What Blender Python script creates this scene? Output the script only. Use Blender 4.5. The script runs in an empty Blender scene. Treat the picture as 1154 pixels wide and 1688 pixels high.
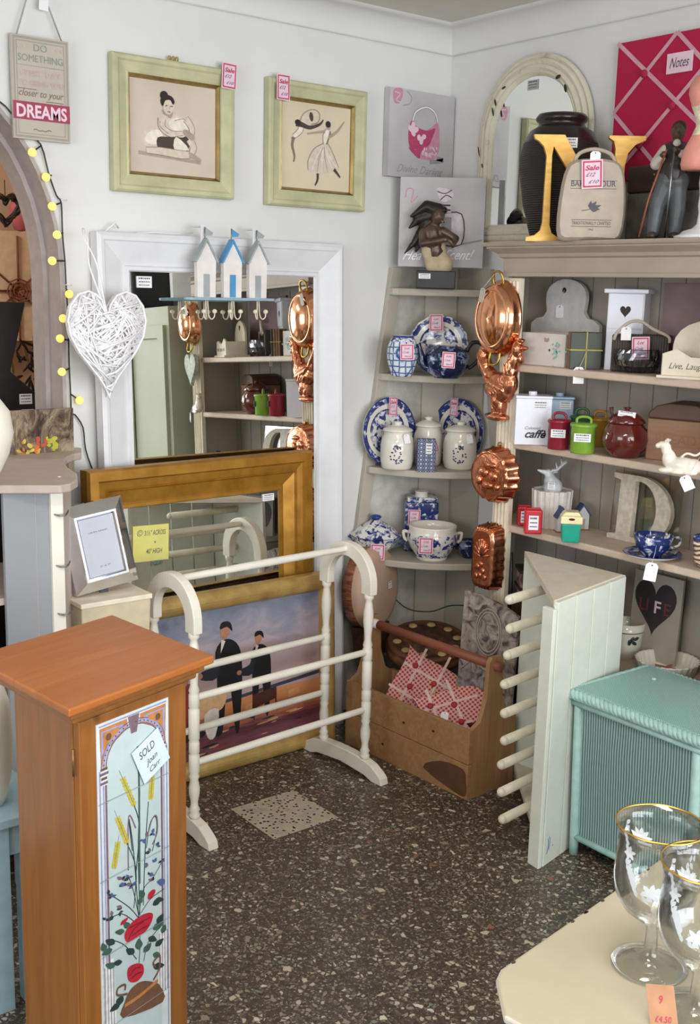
import bpy, bmesh, math, random
from mathutils import Vector, Matrix, noise
random.seed(7)
PI=math.pi
S=bpy.context.scene
COL=S.collection
# ---------------------------------------------------------------- camera
F=1850.0; CXP,CYP=577.0,844.0
PIT,ROL,YAW=[math.radians(a) for a in (11.2,1.40,38.15)]
CAM=Vector((0,0,1.6))
FW=Vector((math.sin(YAW)*math.cos(PIT),math.cos(YAW)*math.cos(PIT),-math.sin(PIT)))
_r=Vector((math.cos(YAW),-math.sin(YAW),0)); _u=_r.cross(FW)
RT=_r*math.cos(ROL)+_u*math.sin(ROL); UP=-_r*math.sin(ROL)+_u*math.cos(ROL)
cd=bpy.data.cameras.new('camera'); cam=bpy.data.objects.new('camera',cd); COL.objects.link(cam)
cd.sensor_fit='HORIZONTAL'; cd.sensor_width=36; cd.lens=F/1154*36; cd.clip_start=.05
M3=Matrix((RT,UP,-FW)).transposed(); cam.matrix_world=Matrix.Translation(CAM)@M3.to_4x4()
S.camera=cam
S.view_settings.view_transform='Standard'; S.view_settings.look='None'; S.view_settings.gamma=1
S.view_settings.use_curve_mapping=False; S.view_settings.exposure=0.42
# ---------------------------------------------------------------- daylight, back room lamp, added fill
W=bpy.data.worlds.new('sky'); S.world=W; W.use_nodes=True
W.node_tree.nodes['Background'].inputs[0].default_value=(.75,.87,1,1)
W.node_tree.nodes['Background'].inputs[1].default_value=1.0
def area(name,loc,target,sx,sy,power,color):
    l=bpy.data.lights.new(name,'AREA'); l.shape='RECTANGLE'; l.size=sx; l.size_y=sy; l.energy=power; l.color=color
    o=bpy.data.objects.new(name,l); COL.objects.link(o); o.location=loc
    d=Vector(target)-Vector(loc); o.rotation_euler=d.to_track_quat('-Z','Y').to_euler(); return o
area('shop_window_daylight',(1.15,-2.15,1.55),(1.15,3,1.3),3.4,1.7,125,(.94,.97,1))
area('side_window_daylight',(-2.35,0.9,1.6),(3,1.2,1.3),2.2,1.4,38,(.94,.97,1))
area('added_ceiling_fill',(0.55,0.55,2.46),(0.55,0.55,0),1.1,.5,26,(1,.94,.86))  # unseen overhead fill, added to brighten the room and its shelves
area('back_room_lamp_light',(0.5,4.3,2.3),(1.0,5,1.2),.6,.6,20,(1,.90,.76))
# ---------------------------------------------------------------- helpers
def ray(px,py): return RT*((px-CXP)/F)-UP*((py-CYP)/F)+FW
def at(px,py,ax,val):
    d=ray(px,py); i='xyz'.index(ax); return CAM+d*((val-CAM[i])/d[i])
def mpp(p): return (Vector(p)-CAM).dot(FW)/F            # metres per pixel there
def stand(l,r,yb,yt,ax,val):
    p=at((l+r)/2,yb,ax,val); s=mpp(p); return p,(r-l)*s,(yb-yt)*s*1.01
def face(p,off=0): return -math.atan2(p[0],p[1])+math.radians(off)
def lin(c):
    if isinstance(c,str): c=[int(c[i:i+2],16) for i in (0,2,4)]
    return tuple((v/255/12.92 if v/255<=.04045 else ((v/255+.055)/1.055)**2.4) for v in c)+(1,)
class NT:
    def __init__(s,name):
        s.m=bpy.data.materials.new(name); s.m.use_nodes=True; s.t=s.m.node_tree; s.b=s.t.nodes['Principled BSDF']
        s._co=None
    def n(s,typ,**k):
        o=s.t.nodes.new('ShaderNode'+typ)
        for a,b in k.items(): setattr(o,a,b)
        return o
    def l(s,a,b): s.t.links.new(a,b)
    @property
    def co(s):
        if s._co is None: s._co=s.n('TexCoord').outputs['Object']
        return s._co
    def map(s,sc=(1,1,1),rot=(0,0,0),src=None):
        m=s.n('Mapping'); s.l(src or s.co,m.inputs[0]); m.inputs['Scale'].default_value=sc; m.inputs['Rotation'].default_value=rot; return m.outputs[0]
    def noise(s,scale,vec=None,detail=3,rough=.5,dist=0):
        o=s.n('TexNoise'); s.l(vec or s.co,o.inputs['Vector']); o.inputs['Scale'].default_value=scale; o.inputs['Detail'].default_value=detail
        o.inputs['Roughness'].default_value=rough; o.inputs['Distortion'].default_value=dist; return o.outputs['Fac']
    def voro(s,scale,vec=None,feat='F1',out='Distance'):
        o=s.n('TexVoronoi',feature=feat); s.l(vec or s.co,o.inputs['Vector']); o.inputs['Scale'].default_value=scale; return o.outputs[out]
    def wave(s,scale,vec=None,dist=0,dir='X',typ='BANDS',ds=1,prof='SIN'):
        o=s.n('TexWave',wave_type=typ,wave_profile=prof)
        if typ=='BANDS': o.bands_direction=dir
        else: o.rings_direction=dir
        s.l(vec or s.co,o.inputs['Vector']); o.inputs['Scale'].default_value=scale; o.inputs['Distortion'].default_value=dist; o.inputs['Detail Scale'].default_value=ds; return o.outputs['Fac']
    def ramp(s,f,*st,const=False):
        o=s.n('ValToRGB'); s.l(f,o.inputs[0]); e=o.color_ramp.elements
        if const: o.color_ramp.interpolation='CONSTANT'
        while len(e)<len(st): e.new(.5)
        for i,(p,c) in enumerate(st):
            e[i].position=p; e[i].color=lin(c) if not isinstance(c,float) else (c,c,c,1)
        return o.outputs[0]
    def mix(s,f,a,b,mode='MIX'):
        o=s.n('Mix',data_type='RGBA',blend_type=mode)
        for k,v in ((0,f),(6,a),(7,b)):
            if hasattr(v,'is_output') or hasattr(v,'links'): s.l(v,o.inputs[k])
            elif k==0: o.inputs[0].default_value=v
            else: o.inputs[k].default_value=lin(v)
        return o.outputs[2]
    def math(s,op,a,b=0.0,c=None):
        o=s.n('Math',operation=op)
        for k,v in enumerate((a,b) if c is None else (a,b,c)):
            if isinstance(v,(int,float)): o.inputs[k].default_value=v
            else: s.l(v,o.inputs[k])
        return o.outputs[0]
    def bump(s,h,st=.3,d=.002):
        o=s.n('Bump'); o.inputs['Strength'].default_value=st; o.inputs['Distance'].default_value=d; s.l(h,o.inputs['Height']); s.l(o.outputs[0],s.b.inputs['Normal'])
    def fin(s,col=None,rough=.5,metal=0,**k):
        if col is not None:
            if hasattr(col,'links'): s.l(col,s.b.inputs['Base Color'])
            else: s.b.inputs['Base Color'].default_value=lin(col)
        if hasattr(rough,'links'): s.l(rough,s.b.inputs['Roughness'])
        else: s.b.inputs['Roughness'].default_value=rough
        s.b.inputs['Metallic'].default_value=metal
        for a,v in k.items(): s.b.inputs[a.replace('_',' ')].default_value=v
        return s.m
def P(name,col,rough=.5,metal=0,var=.06,sc=25,bump=0,bs=200,**k):
    t=NT(name); c=lin(col)
    n=t.noise(sc,detail=4)
    hi=[min(255,v*(1+var)) for v in hexrgb(col)]; lo=[v*(1-var) for v in hexrgb(col)]
    cc=t.ramp(n,(.3,lo),(.7,hi))
    if bump: t.bump(t.noise(bs),bump)
    return t.fin(cc,rough,metal,**k)
def hexrgb(c): return [int(c[i:i+2],16) for i in (0,2,4)] if isinstance(c,str) else list(c)
def woodm(name,c1,c2,axis='z',rough=.4,sc=1.0,knots=True,knotc='4a2410'):
    t=NT(name); st={'x':(1.2,14,14),'y':(14,1.2,14),'z':(14,14,1.2)}[axis]
    v=t.map(tuple(a*sc for a in st)); n=t.noise(2.2,v,5,.6,1.2)
    c=t.ramp(n,(.25,c1),(.5,[(a+b)/2 for a,b in zip(hexrgb(c1),hexrgb(c2))]),(.75,c2))
    g=t.noise(9,v,3,.7); c=t.mix(t.math('MULTIPLY',g,.25),c,c1)
    if knots:
        kv=t.map({'x':(1,2.2,2.2),'y':(2.2,1,2.2),'z':(2.2,2.2,1)}[axis]); k=t.voro(2.6,kv)
        c=t.mix(t.ramp(k,(.03,1.0),(.07,0.0)),c,knotc)
    t.bump(n,.08); return t.fin(c,rough)
class G:
    """collects geometry in local coordinates; built as ONE mesh object"""
    def __init__(s): s.v=[];s.f=[];s.fm=[];s.sm=[];s.mats=[];s.c=0;s.T=Matrix.Identity(4)
    def mi(s,m):
        if m not in s.mats: s.mats.append(m)
        return s.mats.index(m)
    def add(s,vs,fs,m,smooth=False):
        b=len(s.v); s.v+= [tuple(s.T@Vector(v)) for v in vs]; k=s.mi(m) if not isinstance(m,list) else None
        for i,f in enumerate(fs):
            s.f.append([b+j for j in f]); s.fm.append(k if k is not None else s.mi(m[i])); s.sm.append(smooth)
    def box(s,x0,x1,y0,y1,z0,z1,m):
        s.add([(x0,y0,z0),(x1,y0,z0),(x1,y1,z0),(x0,y1,z0),(x0,y0,z1),(x1,y0,z1),(x1,y1,z1),(x0,y1,z1)],
              [(0,3,2,1),(4,5,6,7),(0,1,5,4),(1,2,6,5),(2,3,7,6),(3,0,4,7)],m)
    def cbox(s,c,d,m): s.box(c[0]-d[0]/2,c[0]+d[0]/2,c[1]-d[1]/2,c[1]+d[1]/2,c[2]-d[2]/2,c[2]+d[2]/2,m)
    def lathe(s,prof,m,n=32,c=(0,0,0),sx=1,sy=1,fl=None,smooth=True,a0=0,a1=2*PI):
        vs=[];fs=[];mm=[]
        full=abs(a1-a0-2*PI)<1e-6; cnt=n if full else n+1
        for i,(r,z) in enumerate(prof):
            for j in range(cnt):
                a=a0+(a1-a0)*j/n; rr=r*(1+(fl(a,i) if fl else 0)); vs.append((c[0]+rr*math.cos(a)*sx,c[1]+rr*math.sin(a)*sy,c[2]+z))
        for i in range(len(prof)-1):
            for j in range(n):
                k=(j+1)%cnt if full else j+1
                fs.append((i*cnt+j,i*cnt+k,(i+1)*cnt+k,(i+1)*cnt+j)); mm.append(m[i] if isinstance(m,list) else m)
        s.add(vs,fs,mm,smooth)
    def tube(s,path,r,m,n=8,closed=False,smooth=True,cap=True):
        path=[Vector(p) for p in path]; N=len(path); rs=r if isinstance(r,(list,tuple)) else [r]*N
        vs=[];fs=[]; prev=None
        for i,p in enumerate(path):
            a=path[(i-1)%N] if (closed or i>0) else p; b=path[(i+1)%N] if (closed or i<N-1) else p
            t=(b-a); t=t.normalized() if t.length>1e-9 else Vector((0,0,1))
            if prev is None:
                u=t.orthogonal().normalized()
            else:
                u=prev-t*prev.dot(t); u=u.normalized() if u.length>1e-6 else t.orthogonal().normalized()
            prev=u; w=t.cross(u)
            for j in range(n):
                an=2*PI*j/n; vs.append(p+(u*math.cos(an)+w*math.sin(an))*rs[i])
        for i in range(N if closed else N-1):
            k=(i+1)%N
            for j in range(n): fs.append((i*n+j,i*n+(j+1)%n,k*n+(j+1)%n,k*n+j))
        if cap and not closed:
            fs.append(tuple(range(n))[::-1]); fs.append(tuple((N-1)*n+j for j in range(n)))
        s.add(vs,fs,m,smooth)
    def prism(s,pts,y0,y1,m,ms=None):
        n=len(pts); A=sum(pts[i][0]*pts[(i+1)%n][1]-pts[(i+1)%n][0]*pts[i][1] for i in range(n))
        if A<0: pts=pts[::-1]
        vs=[(x,y0,z) for x,z in pts]+[(x,y1,z) for x,z in pts]
        s.add(vs,[tuple(range(n)),tuple(range(n,2*n))[::-1]]+[(i,i+n,(i+1)%n+n,(i+1)%n) for i in range(n)],[m,m]+[ms or m]*n)
    def prismz(s,pts,z0,z1,m,ms=None):
        n=len(pts); A=sum(pts[i][0]*pts[(i+1)%n][1]-pts[(i+1)%n][0]*pts[i][1] for i in range(n))
        if A<0: pts=pts[::-1]
        vs=[(x,y,z1) for x,y in pts]+[(x,y,z0) for x,y in pts]
        s.add(vs,[tuple(range(n)),tuple(range(n,2*n))[::-1]]+[(i,i+n,(i+1)%n+n,(i+1)%n) for i in range(n)],[m,m]+[ms or m]*n)
    def flat(s,pts,y,m):
        s.c+=1; y-=(s.c%12)*1e-5
        n=len(pts); A=sum(pts[i][0]*pts[(i+1)%n][1]-pts[(i+1)%n][0]*pts[i][1] for i in range(n))
        if A<0: pts=pts[::-1]
        s.add([(x,y,z) for x,z in pts],[tuple(range(n))],m)
    def rect(s,x0,x1,z0,z1,y,m): s.flat([(x0,z0),(x1,z0),(x1,z1),(x0,z1)],y,m)
    def stroke(s,pts,w,y,m,sp=True):
        if sp and len(pts)>2: pts=spl(pts,4)
        s.c+=1; y-=(s.c%12)*1e-5
        n=len(pts); ws=w if isinstance(w,(list,tuple)) else None
        L=[];R_=[]
        for i,(x,z) in enumerate(pts):
            a=pts[max(i-1,0)]; b=pts[min(i+1,n-1)]; dx,dz=b[0]-a[0],b[1]-a[1]; d=math.hypot(dx,dz) or 1
            if ws: q=i/(n-1)*(len(ws)-1); k=min(int(q),len(ws)-2); ww=ws[k]+(ws[k+1]-ws[k])*(q-k)
            else: ww=w
            L.append((x-dz/d*ww/2,y,z+dx/d*ww/2)); R_.append((x+dz/d*ww/2,y,z-dx/d*ww/2))
        s.add(L+R_,[(n+i,n+i+1,i+1,i) for i in range(n-1)],m)
    def ell(s,x,z,rx,rz,y,m,rot=0,n=18):
        c,q=math.cos(rot),math.sin(rot)
        s.flat([(x+rx*math.cos(2*PI*i/n)*c-rz*math.sin(2*PI*i/n)*q, z+rx*math.cos(2*PI*i/n)*q+rz*math.sin(2*PI*i/n)*c) for i in range(n)],y,m)
    def ellipsoid(s,c,r,m,rot=None,n=14,k=9):
        if isinstance(r,(int,float)): r=(r,r,r)
        vs=[];fs=[]; Rm=rot or Matrix.Identity(3); c=Vector(c)
        for i in range(k+1):
            th=PI*i/k
            for j in range(n):
                a=2*PI*j/n; vs.append(c+Rm@Vector((r[0]*math.sin(th)*math.cos(a),r[1]*math.sin(th)*math.sin(a),-r[2]*math.cos(th))))
        for i in range(k):
            for j in range(n): fs.append((i*n+j,i*n+(j+1)%n,(i+1)*n+(j+1)%n,(i+1)*n+j))
        s.add(vs,fs,m,True)
    def limb(s,a,b,ra,rb,m,n=10):
        a,b=Vector(a),Vector(b); s.tube([a,a.lerp(b,.5),b],[ra,(ra+rb)/2,rb],m,n); s.ellipsoid(a,ra,m,n=n,k=6); s.ellipsoid(b,rb,m,n=n,k=6)
    def frame(s,w,h,prof,m,x=0,z=0):
        # prof: (inset, y) ; mitred rectangle, bottom centre at x,z
        vs=[];n=len(prof)
        for u,y in prof: vs+=[(x-w/2+u,y,z+u),(x+w/2-u,y,z+u),(x+w/2-u,y,z+h-u),(x-w/2+u,y,z+h-u)]
        fs=[];mm=[]
        for i in range(n-1):
            for j in range(4):
                k=(j+1)%4; fs.append((i*4+j,i*4+k,(i+1)*4+k,(i+1)*4+j)); mm.append(m[i] if isinstance(m,list) else m)
        s.add(vs,fs,mm)
    def text(s,st,x,z,h,y,m,bold=0,shear=0,align='CENTER',width=None,rot=0,up=False):
        vs,fs=glyph(st,bold,shear); xs=[v[0] for v in vs]; x0,x1=min(xs),max(xs); sc=h/.72; sx=sc
        if width: sx=width/(x1-x0)
        ox={'CENTER':-(x0+x1)/2,'LEFT':-x0,'RIGHT':-x1}[align]; c,q=math.cos(rot),math.sin(rot)
        o=[]
        for a,b in vs:
            a=(a+ox)*sx; b=b*sc; a,b=a*c-b*q,a*q+b*c; o.append((x+a,z+b,y) if up else (x+a,y,z+b))
        s.add(o,fs,m)
    def build(s,name,parent=None,bevel=0,seg=2,loc=None,remesh=0,smooth=None,sub=0,kind=None,label=None):
        me=bpy.data.meshes.new(name); me.from_pydata(s.v,[],s.f)
        for m in s.mats: me.materials.append(m)
        me.polygons.foreach_set('material_index',s.fm); me.polygons.foreach_set('use_smooth',s.sm if smooth is None else [smooth]*len(s.f))
        me.update(); o=bpy.data.objects.new(name,me); COL.objects.link(o)
        if parent: o.parent=parent
        if remesh:
            r=o.modifiers.new('r','REMESH'); r.mode='VOXEL'; r.voxel_size=remesh; r.use_smooth_shade=True
            q=o.modifiers.new('s','SMOOTH'); q.iterations=3
        if bevel:
            b=o.modifiers.new('b','BEVEL'); b.width=bevel; b.segments=seg; b.limit_method='ANGLE'; b.angle_limit=.7; b.harden_normals=False
        if sub: q=o.modifiers.new('u','SUBSURF'); q.levels=q.render_levels=sub
        if kind: o['kind']=kind
        if label: o['label']=label
        return o
def spl(p,k=4,closed=False):
    out=[];n=len(p)
    for i in range(n if closed else n-1):
        g=lambda j:(p[j%n] if closed else p[min(max(j,0),n-1)])
        a,b,c,d=g(i-1),g(i),g(i+1),g(i+2)
        for q in range(k):
            t=q/k; out.append(tuple(.5*((2*b[e])+(-a[e]+c[e])*t+(2*a[e]-5*b[e]+4*c[e]-d[e])*t*t+(-a[e]+3*b[e]-3*c[e]+d[e])*t**3) for e in range(len(b))))
    if not closed: out.append(tuple(p[-1]))
    return out
_gc={}
def glyph(st,bold,shear):
    k=(st,bold,shear)
    if k not in _gc:
        c=bpy.data.curves.new('t','FONT'); c.body=st; c.resolution_u=3; c.offset=bold; c.shear=shear
        o=bpy.data.objects.new('t',c); COL.objects.link(o); dg=bpy.context.evaluated_depsgraph_get(); dg.update()
        me=o.evaluated_get(dg).to_mesh(); _gc[k]=([(v.co.x,v.co.y) for v in me.vertices],[tuple(p.vertices) for p in me.polygons])
        o.evaluated_get(dg).to_mesh_clear(); bpy.data.objects.remove(o); bpy.data.curves.remove(c)
    return _gc[k]
def thing(name,label,cat,loc=(0,0,0),rz=0,rx=0,group=None):
    o=bpy.data.objects.new(name,None); COL.objects.link(o); o.empty_display_size=.05
    o.location=loc; o.rotation_euler=(rx,0,rz); o['label']=label; o['category']=cat
    if group: o['group']=group
    return o
def tag(o,label,cat,group=None):
    o['label']=label; o['category']=cat
    if group: o['group']=group
    return o
def heart(w,h,n=28,cx=0,cz=0):
    o=[]
    for i in range(n):
        t=2*PI*i/n; x=16*math.sin(t)**3; z=13*math.cos(t)-5*math.cos(2*t)-2*math.cos(3*t)-math.cos(4*t); o.append((cx+x/32*w,cz+(z+2.5)/29*h))
    return o
RW=-PI/2   # things on the right wall face -x
# ---------------------------------------------------------------- materials
m_wall=P('white_wall_paint','dbdad8',.85,var=.02,sc=3,bump=.12,bs=90)
m_ceil=P('ceiling_paint','d6d2c8',.9,var=.02,sc=3,bump=.2,bs=120)
m_arch=P('mauve_grey_gloss_paint','a89e9c',.6,var=.04)
m_peach=P('peach_wall_paint','c4a68e',.9,var=.05,sc=3)
m_whitew=P('white_frame_paint','dcdcdf',.45,var=.02,sc=12)
m_cream=P('cream_paint','e4dfd2',.4,var=.03,sc=8)
m_cream2=P('worn_cream_paint','dfd5bf',.5,var=.04,sc=20)
m_grey=P('warm_grey_paint','a89a8c',.55,var=.03,sc=10)
m_greyd=P('taupe_backboard_paint','a39a90',.6,var=.03,sc=10)
m_greyl=P('pale_stone_paint','b6aea1',.5,var=.03,sc=10)
m_mirror=NT('mirror_glass').fin('f0f2ee',.01,1)
m_black=P('black_satin','17161a',.4,var=.2)
m_dark=P('dark_brown','2b1f1c',.6,var=.2)
m_white=P('white_card','eeecee',.6,var=.02)
m_red=P('sale_red','c03058',.5,var=.05)
m_pinkc=P('pale_pink_card','e6c9d6',.6,var=.03)
m_blue=P('ink_blue','2a2f66',.5)
m_ink=P('ink_grey','4a4a52',.5)
m_gold=P('gilt_metal','d8b055',.28,1,var=.08)
m_gilt=P('worn_gilt','a08a58',.35,.8,var=.1)
m_brass=P('brass_wire','b39a4c',.3,1,var=.08)
m_steel=P('steel','8f8f90',.3,1)
m_sage=P('sage_cream_frame_paint','b9b791',.5,var=.07,sc=14,bump=.2,bs=60)
m_paper=P('beige_print_paper','cdbfae',.7,var=.05,sc=4)
m_paper2=P('ivory_print_paper','d6c9ad',.7,var=.04,sc=4)
T_=NT('copper_polished'); T_.bump(T_.noise(14,detail=1),.10,.004); m_copper=T_.fin('eaa67e',.13,1)
T_=NT('copper_embossed'); _n=T_.noise(48,detail=2,dist=.5); T_.bump(_n,.55,.005); m_copperb=T_.fin(T_.mix(_n,'b8694a','e6a07c'),.24,1)
T_=NT('copper_fluted'); T_.bump(T_.noise(30,detail=2),.35,.004); m_copperf=T_.fin('dc9470',.2,1)
T_=NT('bronze_gilt_frame'); m_bgold=T_.fin(T_.ramp(T_.noise(18,detail=5),(.3,'9c6c22'),(.7,'bf8c3a')),.38,.55)
T_=NT('antique_gold_frame'); m_agold=T_.fin(T_.ramp(T_.noise(16,detail=5),(.3,'a8864c'),(.7,'cfae6a')),.36,.35)
m_pine=woodm('honey_pine','7c4a20','9c662e','z',.38)
m_pineT=woodm('honey_pine_top','94521f','ae6c34','x',.4)
m_trug=woodm('rough_pine_plank','8c6844','b48a5c','y',.65,knotc='3a2412')
m_trugh=woodm('reddish_dowel_wood','7e4430','96563c','x',.5,knots=False)
m_bread=woodm('worn_bread_bin_wood','7d5a42','a07a5c','x',.5,knots=False)
m_dkwood=woodm('dark_carved_wood','33221a','5b4030','x',.45,knots=False)
m_turq=P('turquoise_wicker_paint','a4c8c2',.45,var=.05,sc=30)
def weave(name,c1,c2,sx,sz,bs=.6):
    t=NT(name); a=t.wave(sx,dir='X'); a2=t.wave(sx,dir='Y'); b=t.wave(sz,dir='Z')
    h=t.math('MULTIPLY',t.math('MAXIMUM',a,0.0),t.math('ADD',t.math('MULTIPLY',b,.35),.65))
    t.bump(h,bs,.003); return t.fin(t.ramp(h,(.05,c1),(.55,c2)),.5)
m_wickv=None
def wick(name,ax):
    t=NT(name); v=t.n('VectorMath',operation='ADD'); t.l(t.co,v.inputs[0]); nn=t.n('TexNoise'); nn.inputs['Scale'].default_value=5; t.l(t.co,nn.inputs[0])
    sc=t.n('VectorMath',operation='SCALE'); t.l(nn.outputs['Color'],sc.inputs[0]); sc.inputs['Scale'].default_value=.012; t.l(sc.outputs[0],v.inputs[1])
    a=t.wave(36,v.outputs[0],dir=ax); b=t.wave(110,v.outputs[0],dir='Z')
    h=t.math('MULTIPLY',a,t.math('ADD',t.math('MULTIPLY',b,.3),.7)); t.bump(h,.8,.003)
    return t.fin(t.ramp(h,(.1,'556a6a'),(.5,'93b3b0'),(.9,'aecfca')),.5)
m_wkX=wick('turquoise_weave_x','X'); m_wkY=wick('turquoise_weave_y','Y')
T_=NT('turquoise_woven_lid'); _a=T_.wave(55,T_.map(rot=(0,0,.78)),dir='X'); _b=T_.wave(55,T_.map(rot=(0,0,.78)),dir='Y'); _h=T_.math('MULTIPLY',_a,_b); T_.bump(_h,.5,.002); m_wkL=T_.fin(T_.ramp(_h,(.0,'86aca8'),(.6,'a6cbc5')),.5)
# floor terrazzo
def terrazzo():
    t=NT('terrazzo_tiles'); pos=t.n('NewGeometry').outputs['Position']
    nn=t.n('TexNoise'); nn.inputs['Scale'].default_value=35; t.l(pos,nn.inputs[0])
    v=t.n('VectorMath',operation='MULTIPLY_ADD'); t.l(nn.outputs['Color'],v.inputs[0]); v.inputs[1].default_value=(.014,.014,.014); t.l(pos,v.inputs[2]); v=v.outputs[0]
    base=t.ramp(t.noise(90,pos,5,.7),(.3,'2c2622'),(.5,'463c34'),(.7,'645850'))
    def chips(sc,thr,edge,base,cols,off):
        vv=t.map((1,1,1),(0,0,off),v); e=t.voro(sc,vv,'DISTANCE_TO_EDGE'); c=t.voro(sc,vv,'F1','Color')
        s=t.n('SeparateColor'); t.l(c,s.inputs[0]); msk=t.math('MULTIPLY',t.math('GREATER_THAN',s.outputs[0],thr),t.math('GREATER_THAN',e,edge))
        return t.mix(msk,base,t.ramp(s.outputs[1],*cols,const=True))
    c=chips(190,.55,.10,base,((0,'6b6055'),(.4,'8d8376'),(.75,'4a413a')),.3)
    c=chips(80,.66,.16,c,((0,'8e8272'),(.35,'b5aa98'),(.7,'6e5a4a'),(.9,'7a8078')),1.1)
    c=chips(36,.74,.26,c,((0,'b9ad99'),(.5,'8c8072'),(.8,'c9c0ae'),(.93,'8b5d48')),2.0)
    sp=t.n('SeparateXYZ'); t.l(pos,sp.inputs[0])
    ux=t.math('DIVIDE',t.math('SUBTRACT',sp.outputs[0],1.735),.245); uy=t.math('DIVIDE',t.math('SUBTRACT',sp.outputs[1],2.535),.245)
    fx=t.math('FRACT',ux); fy=t.math('FRACT',uy)
    ed=t.math('MINIMUM',t.math('MINIMUM',fx,t.math('SUBTRACT',1,fx)),t.math('MINIMUM',fy,t.math('SUBTRACT',1,fy)))
    # one cream tile with dark chips
    cr=t.ramp(t.noise(20,pos),(.3,'a89f8a'),(.7,'b9b19c'))
    e=t.voro(75,v,'F1'); s=t.n('SeparateColor'); t.l(t.voro(75,v,'F1','Color'),s.inputs[0])
    cr=t.mix(t.math('MULTIPLY',t.math('GREATER_THAN',s.outputs[0],.25),t.math('LESS_THAN',e,.34)),cr,'2c2622')
    inx=t.math('COMPARE',t.math('FLOOR',ux),0,.1); iny=t.math('COMPARE',t.math('FLOOR',uy),0,.1)
    c=t.mix(t.math('MULTIPLY',inx,iny),c,cr)
    c=t.mix(t.math('MULTIPLY',t.math('LESS_THAN',ed,.008),.7),c,'35302c')
    return t.fin(c,t.ramp(t.noise(8,pos),(.3,.25),(.7,.42)))
m_floor=terrazzo()
def china(name,base='e6e2dc',ink='26336f',sc=42,thr=.52,zones=None):
    t=NT(name); n=t.noise(sc,detail=4,rough=.65,dist=.6); c=t.ramp(n,(thr-.03,base),(thr+.02,'7d86b4'),(thr+.06,ink))
    return t.fin(c,.12,0,Coat_Weight=.3)
m_chw=P('cream_glaze','e6e0d4',.12,var=.02)
m_chb=china('blue_transfer_glaze'); m_chd=china('dark_blue_transfer_glaze',thr=.42); m_chn=P('cobalt_rim_glaze','2c3c80',.15,var=.2,sc=80)
m_chk=china('ink_blue_scene_glaze','8ea3a3','15203f',22,.40)
T_=NT('lattice_blue_glaze'); _v=T_.n('TexVoronoi',feature='DISTANCE_TO_EDGE'); _v.inputs['Scale'].default_value=44; _v.inputs['Randomness'].default_value=.15; T_.l(T_.co,_v.inputs[0]); m_lat=T_.fin(T_.ramp(_v.outputs[0],(.05,'35508a'),(.12,'c9d2de'),(.3,'dfe3e6')),.15)
def glassm(name,col='ffffff',rough=.0,ior=1.45):
    return NT(name).fin(col,rough,0,Transmission_Weight=1.0,IOR=ior)
def thin(name,tint,edge=.35):
    t=NT(name); tr=t.n('BsdfTransparent'); tr.inputs[0].default_value=lin(tint); gl=t.n('BsdfGlossy'); gl.inputs['Roughness'].default_value=.03; gl.inputs[0].default_value=(1,1,1,1)
    f=t.n('Fresnel'); f.inputs[0].default_value=1.45; m=t.n('MixShader'); k=t.math('ADD',t.math('MULTIPLY',f.outputs[0],edge),.03)
    t.l(k,m.inputs[0]); t.l(tr.outputs[0],m.inputs[1]); t.l(gl.outputs[0],m.inputs[2]); t.l(m.outputs[0],t.t.nodes['Material Output'].inputs[0]); return t.m
m_glass=thin('clear_glass','fbfcfc',.8); m_crys=thin('cut_crystal','e4e6ec',1.0); m_film=thin('clear_film','f2f2ee',.8)
m_green=P('green_enamel','7fa63a',.2,var=.04); m_wine=P('wine_red_enamel','8a2030',.22,var=.05); m_brown=P('chestnut_glaze','5c1e18',.1,var=.1,Coat_Weight=.5)
m_teal=P('teal_plastic','109a80',.35); m_butter=P('butter_cream_plastic','e6dcae',.3); m_redp=P('red_tin','c02230',.3)
m_enw=P('white_enamel','e2e2ec',.25,var=.01); m_enb=P('powder_blue_enamel','a9bfd6',.3,var=.02)
m_fab=P('natural_canvas','b9ab9c',.9,var=.04,bump=.3,bs=500)
m_pinkf=P('pink_satin','dc9484',.6,var=.05)
T_=NT('magenta_polka_fabric'); _v=T_.n('TexVoronoi'); _v.inputs['Scale'].default_value=85; _v.inputs['Randomness'].default_value=0.0; T_.l(T_.map(rot=(0,.78,0)),_v.inputs[0]); m_polka=T_.fin(T_.ramp(_v.outputs[0],(.20,'d77a9a'),(.3,'b01444'),const=False),.9)
T_=NT('red_gingham_fabric'); _a=T_.wave(26,T_.map(rot=(0,.78,0)),dir='X'); _b=T_.wave(26,T_.map(rot=(0,.78,0)),dir='Z'); m_ging=T_.fin(T_.ramp(T_.math('ADD',_a,_b),(.35,'9c3c3a'),(.9,'b86460'),(1.0,'d8a39a')),.9)
m_rib=P('pale_ribbon','d9b9b4',.8,var=.03)
# ---------------------------------------------------------------- setting
YW=3.25; XR=2.98; ZC=2.54; XL=-2.4; YB=-2.2
def struct(g,name,**k): return g.build(name,kind='structure',**k)
g=G(); g.box(XL-.1,XR+.2,YB-.1,5.3,-.06,0,m_floor); struct(g,'floor')
g=G(); g.box(XL-.1,XR+.2,YB-.1,5.3,ZC,ZC+.06,m_ceil); struct(g,'ceiling')
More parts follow.
